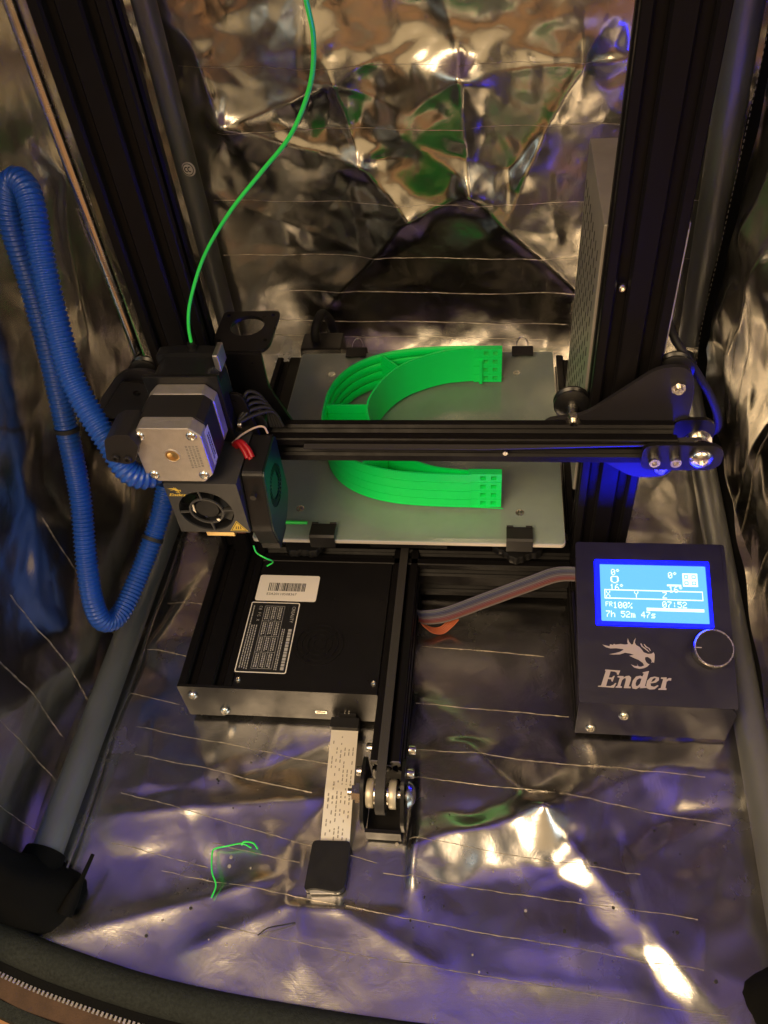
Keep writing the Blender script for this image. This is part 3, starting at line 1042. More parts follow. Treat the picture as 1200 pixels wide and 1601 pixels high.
# ---- right gantry plate, wheels, bolts
def wheel_bm():
    bm = NB()
    lathe(bm, [(3, 0), (8, 0), (11.9, 2.2), (11.9, 3.4), (9.8, 5.1), (11.9, 6.8), (11.9, 8), (8, 10.2), (3, 10.2), (3, 0)], (0, 0, 0), (0, 1, 0), 32)
    return bm
def gantry(name, pts, wheels, parent=PR):
    bm = NB()
    prism(bm, [rpoly(pts, 9)], XZ(15.4), 0, 3)
    g = obj(name, bm, M_gantry, parent, bevel=0.4)
    first = None
    for (x, z) in wheels:
        if first is None:
            first = obj("wheel", wheel_bm(), M_pom, g, smooth=35, at=(x, 26.8, z))
            bm = NB(); cyl(bm, (0, 0, 0), (0, 8.2, 0), 3.6)
            sp0 = obj("spacer", bm, M_steel, g, smooth=40, at=(x, 18.5, z))
            bm = NB(); cyl(bm, (0, 0, 0), (0, -3.4, 0), 4.6, n=6); cyl(bm, (0, -3.4, 0), (0, -6.4, 0), 2.5)
            n0 = obj("nut", bm, M_steel, g, smooth=30, at=(x, 15.4, z))
        else:
            inst(first, g, (x, 26.8, z)); inst(sp0, g, (x, 18.5, z)); inst(n0, g, (x, 15.4, z), (0, .3, 0))
    return g
gr = gantry("gantry_plate", [(96, 190), (122, 194), (163, 232), (182, 232), (187, 214), (187, 172), (184, 140), (160, 138), (118, 168), (96, 172)],
            [(115.2, 191), (176.2, 218), (176.2, 150)])
gl = gantry("gantry_plate", [(-90, 190), (-116, 196), (-158, 232), (-180, 232), (-205, 205), (-212, 165), (-178, 138), (-160, 138), (-112, 168), (-90, 172)],
            [(-107.5, 191), (-171, 218), (-171, 150)])
# belt tensioner at the beam's right end
bm = NB()
prism(bm, [rpoly([(157, 170), (157, 191), (200, 191), (206, 186), (206, 174), (200, 170)], 7)], XZ(-9.5), 0, 3)
prism(bm, [rpoly([(178.5, 170.5), (178.5, 191.5), (200, 191.5), (205, 186), (205, 174), (200, 170.5)], 7)], XZ(14), 0, 3)
te = obj("belt_tensioner", bm, M_plate, beam, bevel=0.4)
bm = NB(); lathe(bm, [(7.3, 0), (7.5, .8), (6.6, 2.6), (3.8, 4.2), (2.2, 4.4), (2.2, 2.6), (0, 2.6)], (193, -9.5, 180.5), (0, -1, 0), 28)
obj("dome_bolt", bm, M_steel, beam, smooth=45)
bm = NB(); lathe(bm, [(0, 0), (9, 0), (9, 1.2), (6.6, 1.4), (6.6, 8.6), (9, 8.8), (9, 10), (0, 10)], (193, -3.5, 180.5), (0, 1, 0), 28)
cyl(bm, (193, -9.5, 180.5), (193, 15, 180.5), 2.5)
obj("pulley", bm, M_steel, beam, smooth=40)
b0 = bolt_mesh("screw", 3.6, 5.0, parent=beam, head='cap', at=(164.6, -9.5, 180), rot=(R(90), 0, 0))
inst(b0, beam, (177.4, -9.5, 180), (R(90), 0, 0))
bm = NB()
strip(bm, [(-60, -5.6, 186.0), (60, -5.6, 186.0), (193, -2, 188)], 2.6, 1.3, Vector((0, .96, .28)))
obj("belt", bm, M_belt, beam)
obj("beam_screw", cy((72, -5.2, 181), (72, -7.2, 181), 1.6, n=12), M_steel, beam, smooth=40)

# vertical lead screw and its motor at the left, old extruder bracket on the left plate
bm = NB(); tube(bm, [Vector((-176, 40, z)) for z in range(60, 560, 20)], 4, 12)
obj("lead_screw", bm, M_steel, PR, smooth=40)
bm = NB(); box(bm, -205, -163, 78, 120, 4, 46)
obj("lift_motor", bm, M_lam, PR, bevel=2)
bm = NB()
prism(bm, [rpoly([(-119, 68), (-80, 68), (-80, 30), (-84, 23), (-109, 23), (-119, 34)], 4), circ(-99.5, 51, 11.5, 32)]+[circ(-99.5+sx*15.5, 49+sy*14.5, 1.6, 10) for sx in (-1, 1) for sy in (-1, 1)], XY(239), 0, 2.6)
br = obj("extruder_bracket", bm, M_plate, gl, bevel=0.5)
bm = NB()
prism(bm, [rpoly([(-109, 241), (-84, 241), (-84, 214), (-70, 176), (-109, 176)], 3)], XZ(20.2), 0, 2.6)
obj("bracket_flange", bm, M_plate, gl, bevel=0.5)
bm = NB(); prism(bm, [rpoly([(-206, 196), (-178, 228), (-150, 224), (-150, 176), (-206, 170)], 3)], XZ(9), 0, 3); box(bm, -204, -150, 9, 34, 194, 196.5)
obj("limit_switch_bracket", bm, M_plate, gl, bevel=0.4)

# ---- power supply on the back of the right upright
bm = NB(); box(bm, 124, 171.5, 42.6, 157, 98, 311)
ps = obj("power_supply", bm, M_psu, PR, bevel=0.8)
bm = NB()
for i in range(15):
    for j in range(9):
        y = 56+j*11.5; z = 118+i*11.6
        box(bm, 123.75, 124.1, y, y+1.4, z, z+6.5)
v_ = obj("vent_slots", bm, M_psu_dark, ps); v_["kind"] = "stuff"
bm = NB()
box(bm, 166.4, 171.2, 42.2, 42.58, 104, 307)
obj("rating_sticker", bm, M_lilac, ps)

# ---- head: carriage plate, heat-sink shroud, fans, nozzle, direct drive motor
HX, HZ = -122.5, 229.6
bm = NB()
prism(bm, [rpoly([(-142, 232), (-92, 232), (-86, 190), (-86, 160), (-142, 160)], 6)], XZ(-9.4), 0, 2.8)
hd = obj("head_plate", bm, M_plate, PR, bevel=0.4)
bm = NB()
for x, z in ((-136, 198), (-96, 198), (-116, 162)):
    lathe(bm, [(0, 0), (8, 0), (11.9, 2.2), (11.9, 8), (8, 10.2), (0, 10.2)], (x, -1, z), (0, 1, 0), 24)
obj("head_wheel", bm, M_pom, hd, smooth=35)
# shroud
SX0, SX1, SZ0, SZ1, SY = -137.0, -90.5, 159.0, 203.5, -60.0
fcx, fcz = -115.2, 178.6
bm = NB()
prism(bm, [rpoly([(SX0, SZ0), (SX0, SZ1), (SX1, SZ1), (SX1, SZ0)], 1), circ(fcx, fcz, 17.6, 48)], XZ(SY), 0, 1.4)
box(bm, SX0, SX0+1.3, SY+1.4, -12, SZ0, SZ1)
box(bm, SX1-1.3, SX1, SY+1.4, -12, SZ0, SZ1)
box(bm, SX0+1.3, SX1-1.3, SY+1.4, -12, SZ1-1.3, SZ1)
M_shroud = mat("shroud_sheet_metal", (0.040, 0.040, 0.040), 0.42, bump=0.15, bscale=2000, rvar=.06)
sh = obj("fan_shroud", bm, M_shroud, PR, bevel=0.3)
bm = NB()
prism(bm, [circ(fcx, fcz, 11.2, 40), circ(fcx, fcz, 9.9, 40)], XZ(SY), 0.05, 1.3)
for k in range(4):
    a = R(4+90*k)
    c, s = math.cos(a), math.sin(a)
    prism(bm, [[(fcx+c*r_-s*w, fcz+s*r_+c*w) for r_, w in ((11.1, -.6), (17.9, -.6), (17.9, .6), (11.1, .6))]], XZ(SY), 0.08, 1.25)
obj("finger_guard", bm, M_shroud, sh)
bm = NB()
prism(bm, [circ(fcx, fcz, 19.5, 40), circ(fcx, fcz, 18.2, 40)], XZ(SY+1.5), 0, 9)
lathe(bm, [(0, 0), (7.4, 0), (8.4, 1), (8.4, 8)], (fcx, SY+2.2, fcz), (0, 1, 0), 28)
for k in range(7):
    a = 2*math.pi*k/7
    pts = []
    for rr, da, dy in ((8.3, 0, 2), (17.2, .18, 2.2), (17.4, .72, 7.5), (8.3, .5, 7.5)):
        pts.append(bm.verts.new((fcx+rr*math.cos(a+da), SY+dy+1, fcz+rr*math.sin(a+da))))
    bm.faces.new(pts)
obj("fan", bm, M_plastic, sh, smooth=30)
obj("guard_screw", cy((fcx+6.2, SY-.2, fcz-7.4), (fcx+6.2, SY+1, fcz-7.4), 1.1, n=12), M_steel, sh, smooth=40)
# warning triangle and gold emblem
bm = NB()
tri = lambda k, cx=-97.6, cz=164.2: [(cx-6*k, cz-3.6*k), (cx+6*k, cz-3.6*k), (cx, cz+6.2*k)]
prism(bm, [tri(1.0)], XZ(SY-.1), 0, .1)
wt = obj("warning_label", bm, M_gold, sh)
bm = NB()
prism(bm, [tri(.86), tri(.74)], XZ(SY-.14), 0, .03)
for q in (0, 1, 2): prism(bm, [[(-99.6+q*1.6, 162.6), (-98.9+q*1.6, 162.6), (-98.4+q*1.3, 165.2), (-98.9+q*1.3, 165.2)]], XZ(SY-.14), 0, .03)
obj("warning_print", bm, M_ink, wt)

DRAGON = [(16.06,40.0),(18.29,38.3),(21.4,37.53),(25.41,37.8),(29.66,37.37),(30.21,36.97),(27.59,35.4),(23.56,34.19),(20.41,33.49),(23.53,33.37),(27.52,33.64),(30.98,34.94),(34.36,34.48),(36.87,33.7),(33.73,33.0),(36.49,31.64),(39.81,30.31),(42.53,28.38),(43.29,26.67),(41.28,25.72),(39.6,25.83),(38.57,27.76),(39.06,26.21),(37.36,25.97),(34.59,27.02),(36.75,24.96),(40.09,24.23),(42.92,24.8),(45.21,25.88),(46.99,27.68),(45.88,27.93),(44.81,29.05),(44.06,30.77),(44.31,32.41),(46.12,32.59),(48.01,31.21),(48.5,29.77),(47.88,28.59),(49.02,29.1),(49.95,28.67),(50.45,31.59),(50.6,34.52),(49.95,35.95),(48.77,34.91),(46.22,34.64),(43.46,35.71),(42.14,37.71),(40.81,39.31),(38.6,40.53),(37.83,42.27),(38.72,45.57),(37.31,43.44),(36.63,41.05),(35.48,40.71),(34.14,42.43),(33.22,45.07),(32.89,42.69),(33.22,40.92),(31.21,40.55),(28.38,40.86),(24.93,40.32),(23.81,40.87),(23.21,39.96),(21.22,40.48),(20.89,38.99)]
W1 = [(41.48,41.52),(42.17,41.84),(43.09,39.81),(45.82,37.85),(47.41,35.86),(46.58,36.12),(44.14,38.08),(42.24,39.6)]
W2 = [(43.74,41.42),(44.3,41.33),(45.36,39.89),(47.55,38.5),(48.3,36.77),(47.59,37.04),(46.7,38.47),(44.76,39.28)]
LETTERS = [
 [[(17.49,22.91),(27.36,22.56),(26.12,19.62),(25.0,19.86),(25.05,21.02),(23.66,21.71),(20.96,21.84),(19.56,17.62),(21.54,17.58),(22.99,18.91),(23.55,18.82),(22.0,14.84),(21.28,15.1),(21.1,16.41),(19.08,16.56),(17.56,11.79),(20.48,11.8),(22.49,12.86),(23.65,14.05),(24.49,13.92),(22.69,10.75),(12.13,11.1),(12.49,11.69),(14.3,11.94),(17.73,21.88),(17.18,22.26)]],
 [[(25.53,18.9),(29.46,18.89),(29.25,17.9),(30.87,18.95),(33.13,19.33),(34.32,18.23),(34.13,16.5),(32.54,12.14),(33.92,11.91),(33.6,10.87),(29.13,10.85),(30.75,16.07),(30.81,17.51),(29.68,17.46),(28.22,15.96),(26.95,12.19),(28.05,11.84),(27.85,10.91),(23.7,10.91),(24.13,11.78),(24.98,12.1),(26.88,17.63),(25.32,17.97)]],
 [[(42.22,22.0),(46.3,23.03),(43.16,12.88),(44.53,12.36),(43.94,11.66),(39.74,11.14),(40.18,12.18),(37.2,10.46),(34.99,10.82),(34.41,12.79),(35.22,15.97),(37.6,18.94),(40.43,19.63),(41.8,19.11),(42.85,21.16),(42.02,21.42)],
  [(39.78,17.88),(38.05,16.66),(37.1,14.33),(37.19,12.62),(38.42,12.67),(39.89,14.16),(41.17,17.65)]],
 [[(44.03,13.48),(44.73,16.37),(47.08,18.75),(49.9,19.44),(52.65,18.87),(52.44,16.97),(50.24,15.34),(46.87,14.74),(47.06,13.04),(48.98,12.55),(51.54,13.8),(52.06,13.25),(49.45,10.98),(46.1,10.61),(44.2,11.5)],
  [(47.36,15.62),(49.47,16.56),(50.66,18.04),(49.86,18.58),(48.42,17.66)]],
 [[(54.05,19.04),(57.67,19.19),(57.47,17.75),(59.03,18.79),(60.69,18.74),(60.31,17.02),(58.94,17.24),(57.5,16.33),(56.42,12.02),(57.23,11.66),(56.9,10.74),(51.64,10.68),(51.96,11.43),(53.37,11.89),(55.27,17.95),(53.73,18.17)]]]
bm = NB()
k = .235
for l in [[DRAGON]]+LETTERS:
    prism(bm, [[(-135.6+(x-14)*k, 194.2+(y-20)*k*(1.05 if l[0] is DRAGON else .8)) for x, y in lp] for lp in l], XZ(SY-.1), 0, .08)
obj("emblem", bm, M_gold, sh)
# part cooling blower on the right of the shroud
bm = NB()
yz = lambda x: (lambda u, v, w: (x+w, u, v))
prism(bm, [rpoly([(-58, 160), (-50, 203), (-12, 203), (-12, 150), (-28, 138), (-52, 138)], 4)], yz(-89.6), 0, 13)
bl = obj("blower", bm, M_plastic, PR, bevel=0.6)
bm = NB()
prism(bm, [rpoly([(-57.5, 160), (-50, 202.5), (-13, 202.5), (-13, 151), (-28, 140), (-52, 140)], 4), circ(-34, 177, 14.5, 36)], yz(-76.6), 0, 1.2)
obj("blower_cover", bm, M_greenpcb, bl, bevel=0.3)
bm = NB()
prism(bm, [circ(-34, 177, 8, 28)], yz(-76.7), 0, .5)
for k in range(30):
    a = 2*math.pi*k/30
    c, s = math.cos(a), math.sin(a)
    prism(bm, [[(-34+c*r_-s*w, 177+s*r_+c*w) for r_, w in ((9.5, -.35), (14.2, -.35), (14.2, .35), (9.5, .35))]], yz(-76.5), 0, .8)
obj("impeller", bm, M_greenpcb, bl)
obj("blower_screw", cy((-83, -58.6, 190), (-83, -55, 190), 2.0, n=16), M_lam, bl, smooth=40)
bm = NB(); box(bm, -90, -76.8, -50, -30, 132, 138.5)
obj("air_duct", bm, M_plastic, bl, bevel=.6)
# heater block and nozzle
bm = NB(); box(bm, -128, -108, -46, -30, 139, 151)
hb = obj("heater_block", bm, M_brass, PR, bevel=.5)
bm = NB(); lathe(bm, [(0, 0), (1, 0), (3.4, 3.6), (3.6, 7), (0, 7)], (-118, -38, 132), (0, 0, 1), 16)
obj("nozzle", bm, M_brass, hb, smooth=35)
bm = NB(); lathe(bm, [(0, 0), (11, 0), (11, 3)]+sum([[(11, z), (11, z+1.4), (7, z+1.5), (7, z+2.8)] for z in (3, 6, 9, 12, 15, 18, 21)], [])+[(0, 24)], (-118, -36, 153), (0, 0, 1), 24)
obj("heat_sink", bm, M_alu, hb, smooth=30)
bm = NB(); box(bm, -107.8, -101, -44, -37, 140, 146)
obj("thermistor_clip", bm, M_orange, hb, bevel=.6)
bm = NB(); tube(bm, spline([(-102, -40, 143), (-94, -42, 140), (-88, -38, 144), (-86, -25, 156)], 8), .8, 8)
obj("thermistor_wire", bm, M_lam, hb, smooth=60)

# direct drive motor, rear end towards the viewer
def cap(y0, y1):
    bm = NB()
    c = 6.0; h = 21.1
    prism(bm, [[(HX+a, HZ+b) for a, b in ((-h+c, -h), (h-c, -h), (h, -h+c), (h, h-c), (h-c, h), (-h+c, h), (-h, h-c), (-h, -h+c))]], XZ(y0), 0, y1-y0)
    return bm
mo = obj("feed_motor", cap(-63, -52.5), M_motor_cap, PR, bevel=0.9)
bm = NB()
h = 20.6; c = 4
prism(bm, [[(HX+a, HZ+b) for a, b in ((-h+c, -h), (h-c, -h), (h, -h+c), (h, h-c), (h-c, h), (-h+c, h), (-h, h-c), (-h, -h+c))]], XZ(-52.5), 0, 20.5)
obj("stator", bm, M_lam, mo, bevel=.4)
obj("front_cap", cap(-32, -22.5), M_motor_cap, mo, bevel=0.9)
ms = bolt_mesh("motor_screw", 3.2, 1.6, parent=mo, at=(HX-15.5, -63, HZ-15.5), rot=(R(90), 0, 0))
for sx, sz in ((1, -1), (1, 1), (-1, 1)): inst(ms, mo, (HX+15.5*sx, -63, HZ+15.5*sz), (R(90), 0, 0))
bm = NB(); lathe(bm, [(5.2, 0), (5.0, .5), (4.3, .5), (4.1, 0)], (HX, -63, HZ), (0, -1, 0), 28)
obj("bearing_rim", bm, M_motor_cap, mo, smooth=40)
bm = NB(); lathe(bm, [(4.15, 0.12), (3.0, .3), (2.6, .15), (0, .15)], (HX, -63, HZ), (0, -1, 0), 24)
obj("shaft_end", bm, M_brass, mo, smooth=40)
bm = NB()
rng = random.Random(2)
for r_ in range(4):                                       # faint part code stamped on the cap, running downwards
    z = HZ+8
    while z > HZ-9:
        w = rng.uniform(.7, 1.8)
        prism(bm, [[(HX+9.5+r_*2.1, z), (HX+10.9+r_*2.1, z), (HX+10.9+r_*2.1, z-w), (HX+9.5+r_*2.1, z-w)]], XZ(-63.06), 0, .05)
        z -= w+.5
obj("stamped_code", bm, M_greyink, mo)
bm = NB(); prism(bm, [[(-57, HZ-13), (-57, HZ+13), (-50, HZ+13), (-50, HZ-13)]], yz(HX+21.15), 0, .2)
obj("side_sticker", bm, M_lilac, mo)
bm = NB()
for k in range(2):
    z = HZ+9
    while z > HZ-9:
        w = rng.uniform(.6, 1.6); prism(bm, [[(-55.2+k*2.4, z), (-53.6+k*2.4, z), (-53.6+k*2.4, z-w), (-55.2+k*2.4, z-w)]], yz(HX+21.36), 0, .04); z -= w+.5
obj("side_print", bm, M_ink, mo)
# plug on the motor's left and its cable
bm = NB()
prism(bm, [rpoly([(-160, 232), (-156, 248), (-149, 252), (-140, 252), (-137, 243), (-143, 231), (-148, 229)], 2)], XZ(-70), 0, 22)
pg = obj("cable_clamp", bm, M_lam, mo, bevel=.8)
g0 = bolt_mesh("clamp_screw", 2.3, 2.2, m=M_lam, parent=mo, head='cap', at=(-146, -70, 234), rot=(R(90), 0, 0))
inst(g0, mo, (-153, -70, 235), (R(90), 0, 0))
# drive body behind the motor
bm = NB(); box(bm, -146, -99, -22.4, -19.4, 204, 256); 
eb = obj("drive_plate", bm, M_plate, PR, bevel=.5)
bm = NB()
prism(bm, [rpoly([(-144, 210), (-144, 249), (-137, 256), (-106, 256), (-100, 248), (-100, 206), (-130, 206)], 3)], XZ(-19.4), 0, 17)
prism(bm, [rpoly([(-143, 246), (-143, 257.5), (-128, 259), (-104, 258), (-101, 250)], 2)], XZ(-2.4), 0, 8)
obj("drive_body", bm, M_plastic, eb, bevel=.6)
obj("drive_screw", cy((-97, -15, 212), (-94.6, -15, 212), 2.4, n=16), M_steel, eb, smooth=40)
bm = NB(); cyl(bm, (-120, 2, 256), (-120, 2, 261), 3.2); cyl(bm, (-120, 2, 261), (-120, 2, 263), 2.4)
obj("filament_inlet", bm, M_plastic, eb, smooth=40)
bm = NB(); box(bm, -104, -100.5, -10, 4, 250, 262)
obj("idler_lever", bm, M_alu, eb, bevel=.6)
# red heat-shrink bundle and loose wires between motor and blower
bm = NB()
for k, (dx, dz) in enumerate(((0, 0), (4, 1.5), (2.2, -2.5))):
    tube(bm, spline([(-99+dx*.3, -26, 205+dz), (-95+dx*.6, -29, 209+dz*.7), (-91+dx*.8, -33, 207+dz*.7), (-88+dx*.8, -37, 203.5+dz*.5)], 6), 1.7, 8)
rw = obj("red_connector", bm, M_red, PR, smooth=60)
bm = NB(); tube(bm, spline([(-100, -26, 206), (-95, -18, 206.5), (-87, -13, 208), (-82, -12, 207.5), (-80, -13, 203)], 8), .7, 8)
obj("pale_wire", bm, M_tan, rw, smooth=60)
bm = NB()
for k in range(5):
    tube(bm, spline([(-97, -8-k*2, 214), (-92+k, 0-k*2, 226-k*3), (-84+k*1.5, 4-k, 218-k*2), (-82+k*2, 2, 196)], 8), 1.2, 8)
obj("black_wire_bundle", bm, M_rubber, PR, smooth=60)

# ---- display panel
t22 = R(22)
LX, LY, LZ = 125.0, -107.0, 45.6
def pn(u, v, w=0.0):
    return Vector((LX+u, LY+v*math.cos(t22)-w*math.sin(t22), LZ+v*math.sin(t22)+w*math.cos(t22)))
bm = NB()
prism(bm, [rpoly([(-.6, 0), (102.6, 0), (102.6, 114.6), (-.6, 114.6)], 2.4), rrect(12.2, 91, 53.5, 101.5, 1)], pn, -1.6, 0)
prism(bm, [[(0, 3.6), (107, 3.6), (107, 38), (102.4, 45.4), (-.4, 45.4)]], lambda u, v, w: (LX+u*.962, LY+w, v), 0, 1.6)
box(bm, LX-.4, LX+1.2, -104, -14, 44.5, 47)
lcd = obj("display_panel", bm, M_panel, PR, bevel=.5)
bm = NB()
prism(bm, [[(0, 0), (108, 42), (105, 46), (0, 2)]], lambda u, v, w: (LX+102+w, LY+u, LZ+v-3), -1.6, -.2)
obj("side_lip", bm, M_panel, lcd)
bm = NB()
prism(bm, [[(0, -1), (106, 41), (100, 30), (6, -14)]], lambda u, v, w: (LX+w, LY+u, LZ+v-1.6), 0, 1.4)
obj("side_lip", bm, M_panel, lcd)
bm = NB()
prism(bm, [rrect(12.4, 90.8, 53.7, 101.3, 1), rrect(15.9, 88.4, 56.6, 98.0, .8)], pn, -3, 1.0)
obj("screen_frame", bm, M_bezel, lcd, bevel=.4)
bm = NB(); prism(bm, [rrect(15.6, 88.7, 56.3, 98.3, .8)], pn, -2.4, -.5)
obj("screen", bm, M_screen, lcd)
bm = NB(); prism(bm, [rrect(10.5, 92.5, 52, 103, 1)], pn, -9, -3.1)  # added unseen box, stops screen light leaking out underneath
obj("screen_light_block", bm, M_lam, lcd)
G = {'0': "01110 10001 10011 10101 11001 10001 01110", '1': "00100 01100 00100 00100 00100 00100 01110", '2': "01110 10001 00001 00110 01000 10000 11111",
     '4': "00010 00110 01010 10010 11111 00010 00010", '5': "11111 10000 11110 00001 00001 10001 01110", '6': "00110 01000 10000 11110 10001 10001 01110",
     '7': "11111 00001 00010 00100 01000 01000 01000", '%': "11000 11001 00010 00100 01000 10011 00011", 'h': "10000 10000 10110 11001 10001 10001 10001",
     'm': "00000 00000 11010 10101 10101 10101 10101", 's': "00000 00000 01111 10000 01110 00001 11110", ':': "00000 00100 00100 00000 00100 00100 00000",
     'X': "10001 10001 01010 00100 01010 10001 10001", 'Y': "10001 10001 01010 00100 00100 00100 00100", 'Z': "11111 00001 00010 00100 01000 10000 11111",
     '*': "01100 10010 01100 00000 00000 00000 00000", 'F': "11111 10000 10000 11110 10000 10000 10000", 'R': "11110 10001 10001 11110 10100 10010 10001", ' ': ""}
bm = NB()
PXW, PXH = 72.5/128, 41.4/64
def px(x0, y0, x1, y1):
    a = [(15.9+x0*PXW, 98.0-y0*PXH), (15.9+x1*PXW, 98.0-y0*PXH), (15.9+x1*PXW, 98.0-y1*PXH), (15.9+x0*PXW, 98.0-y1*PXH)]
    bm.faces.new([bm.verts.new(pn(u, v, -.44)) for u, v in a])
def word(s, x, y, k=1.0):
    for ch in s:
        for r_, row in enumerate(G[ch].split()):
            for c_, b_ in enumerate(row):
                if b_ == '1': px(x+c_*k, y+r_*k, x+c_*k+k*1.02, y+r_*k+k*1.02)
        x += 6*k
word("0*", 14, 5); word("16*", 12, 22)
for a in ((14, 13, 22, 14), (13, 14, 15, 19), (21, 14, 23, 19), (14, 19, 16, 20), (20, 19, 22, 20), (16, 20, 20, 21)): px(*a)
word("0*", 83, 7); px(81, 21, 98, 23); word("16*", 83, 23)
px(100, 8, 118, 10); px(100, 21, 118, 23); px(100, 10, 102, 21); px(116, 10, 118, 21); px(107, 10, 111, 21); px(102, 14, 107, 17); px(111, 14, 116, 17); px(103, 11, 106, 13); px(112, 11, 115, 13); px(103, 18, 106, 20); px(112, 18, 115, 20)
px(5, 28, 123, 29.2); px(5, 37.4, 123, 38.6); px(5, 29.2, 6, 37.4); px(122, 29.2, 123, 37.4)
word("X", 7, 29.8); word("Y", 41, 29.8); word("Z", 75, 29.8)
word("FR", 6, 42, .75); word("100%", 15, 42); word("07:52", 74, 40)
px(55, 47.6, 123, 51); 
word("7h 52m 47s", 6, 52)
obj("screen_pixels", bm, M_pix, lcd)
bm = NB()
for p in (DRAGON, W1, W2): prism(bm, [p], pn, 0.02, .12)
obj("emblem", bm, M_logo, lcd)
bm = NB()
for l in LETTERS: prism(bm, l, pn, 0.02, .12)
obj("lettering", bm, M_logo, lcd)
bm = NB()
ax = pn(0, 0, 1)-pn(0, 0, 0)
kc = pn(87.4, 38.2, 0)
lathe(bm, [(12.2, 0), (12.8, .5), (12.8, 9.5), (12.4, 10)], kc, ax, 48)
lathe(bm, [(12.4, 10), (0, 10)], kc, ax, 48)
M_knob = mat("knob_black", (0.012, 0.012, 0.016), 0.22, spec=.6, rvar=.04)
kn = obj("dial", bm, M_knob, lcd, smooth=35)
bm = NB(); lathe(bm, [(12.9, 8.8), (13.0, 9.8), (12.5, 10.5), (11.9, 10.5), (11.8, 10.05)], kc, ax, 48)
obj("dial_rim", bm, M_steel, kn, smooth=40)
bm = NB(); prism(bm, [[(75.8, 37.9), (79.4, 37.9), (79.4, 38.5), (75.8, 38.5)]], pn, 10.02, 10.12)
obj("dial_mark", bm, M_logo, kn)
p0 = bolt_mesh("screw", 3.9, 2.6, parent=lcd, at=(155.5, -107, 31.6), rot=(R(90), 0, 0))
inst(p0, lcd, (135.2, -107, 12.8), (R(90), 0, 0))

# ------------------------------------------------------------------ glass sheet and the clips that hold it
bm = NB()
prism(bm, [rrect(-117.3, 117.3, 0.6, 235, 2.5)], XY(84.1), 0, 3.9)
gp = obj("glass_plate", bm, M_glass, None, bevel=.35)
tag(gp, "square clear glass sheet clipped on the heated bed under the green print", 'glass plate')

def clip(label, x, front=True):
    y = -2.2 if front else 237.6
    s = 1 if front else -1
    t = thing("binder_clip", label, 'clip', (x, y, 76), 'binder clips on the glass')
    w = 9.6
    bm = NB()
    prof = [(s*0+y, 77.5), (y, 88.6), (y+s*2, 90.2), (y+s*14.5, 88.9), (y+s*14.5, 88.3), (y+s*2.2, 88.9), (y+s*1.2, 87.5), (y+s*1.2, 79.5), (y+s*10, 79.6), (y+s*10, 79.0)]
    prism(bm, [prof], lambda u, v, k: (x+k, u, v), -w, w)
    obj("jaw", bm, M_plastic, t, bevel=.25)
    bm = NB()
    for a, b in ((-w+.2, -w+5.0), (w-5.0, w-.2)):
        tube(bm, [(x+a, y+s*14.6, 89.1), (x+b, y+s*14.6, 89.1)], .9, 8)
    obj("hinge_roll", bm, M_plastic, t, smooth=50)
    if not front:
        bm = NB()
        tube(bm, spline([(x-5, y+1, 88), (x-5, y+4, 90), (x-2.5, y+8, 92), (x, y+9, 92.5), (x+2.5, y+8, 92), (x+5, y+4, 90), (x+5, y+1, 88)], 6), .7, 8)
        obj("wire_handle", bm, M_steel, t, smooth=60)
clip("black binder clip on the front glass edge beside the print head", -62.6)
clip("black binder clip on the front glass edge nearest the display panel", 84.6)
clip("black binder clip on the back glass edge left of the green print", -64.3, False)
clip("black binder clip on the back glass edge nearest the power supply", 90, False)

# ------------------------------------------------------------------ green print: a stack of four headband frames
T = thing("printed_headband_stack", "bright green C-shaped stack of four printed headband frames on the glass", '3D print', (0, 112, 88))
def half(pts): return pts
outer = [(48, 34.0), (30, 34.3), (8, 35.4), (-10, 37.6), (-28, 42.5), (-44, 50.5), (-57, 62), (-66.5, 78), (-71, 96), (-71.6, 112)]
outer = outer+[(x, 224-y) for x, y in outer[-2::-1]]
inner = [(47, 36.4), (34, 37.8), (20, 40.6), (4, 47.5), (-12, 58), (-24.5, 73), (-32.5, 90), (-36.6, 104), (-37, 112)]
inner = inner+[(x, 224-y) for x, y in inner[-2::-1]]
LH = 35.2/4
def band(bm, pts, z0, prof, closed=False):
    """sweep a wall profile [(outward, z)] along a plan curve"""
    P = [Vector((x, y, 0)) for x, y in pts]
    P = resample(spline(P, 8), 3.2)
    prev = None
    for i, p in enumerate(P):
        d = (P[min(i+1, len(P)-1)]-P[max(i-1, 0)]).normalized()
        n = Vector((-d.y, d.x, 0))*-1          # outward of the C
        ring = [bm.verts.new(p+n*o+Vector((0, 0, z0+z))) for o, z in prof]
        if prev:
            m = len(ring)
            for k in range(m): bm.faces.new((prev[k], prev[(k+1) % m], ring[(k+1) % m], ring[k]))
        else:
            bm.faces.new(ring)
        prev = ring
    bm.faces.new(list(reversed(prev)))
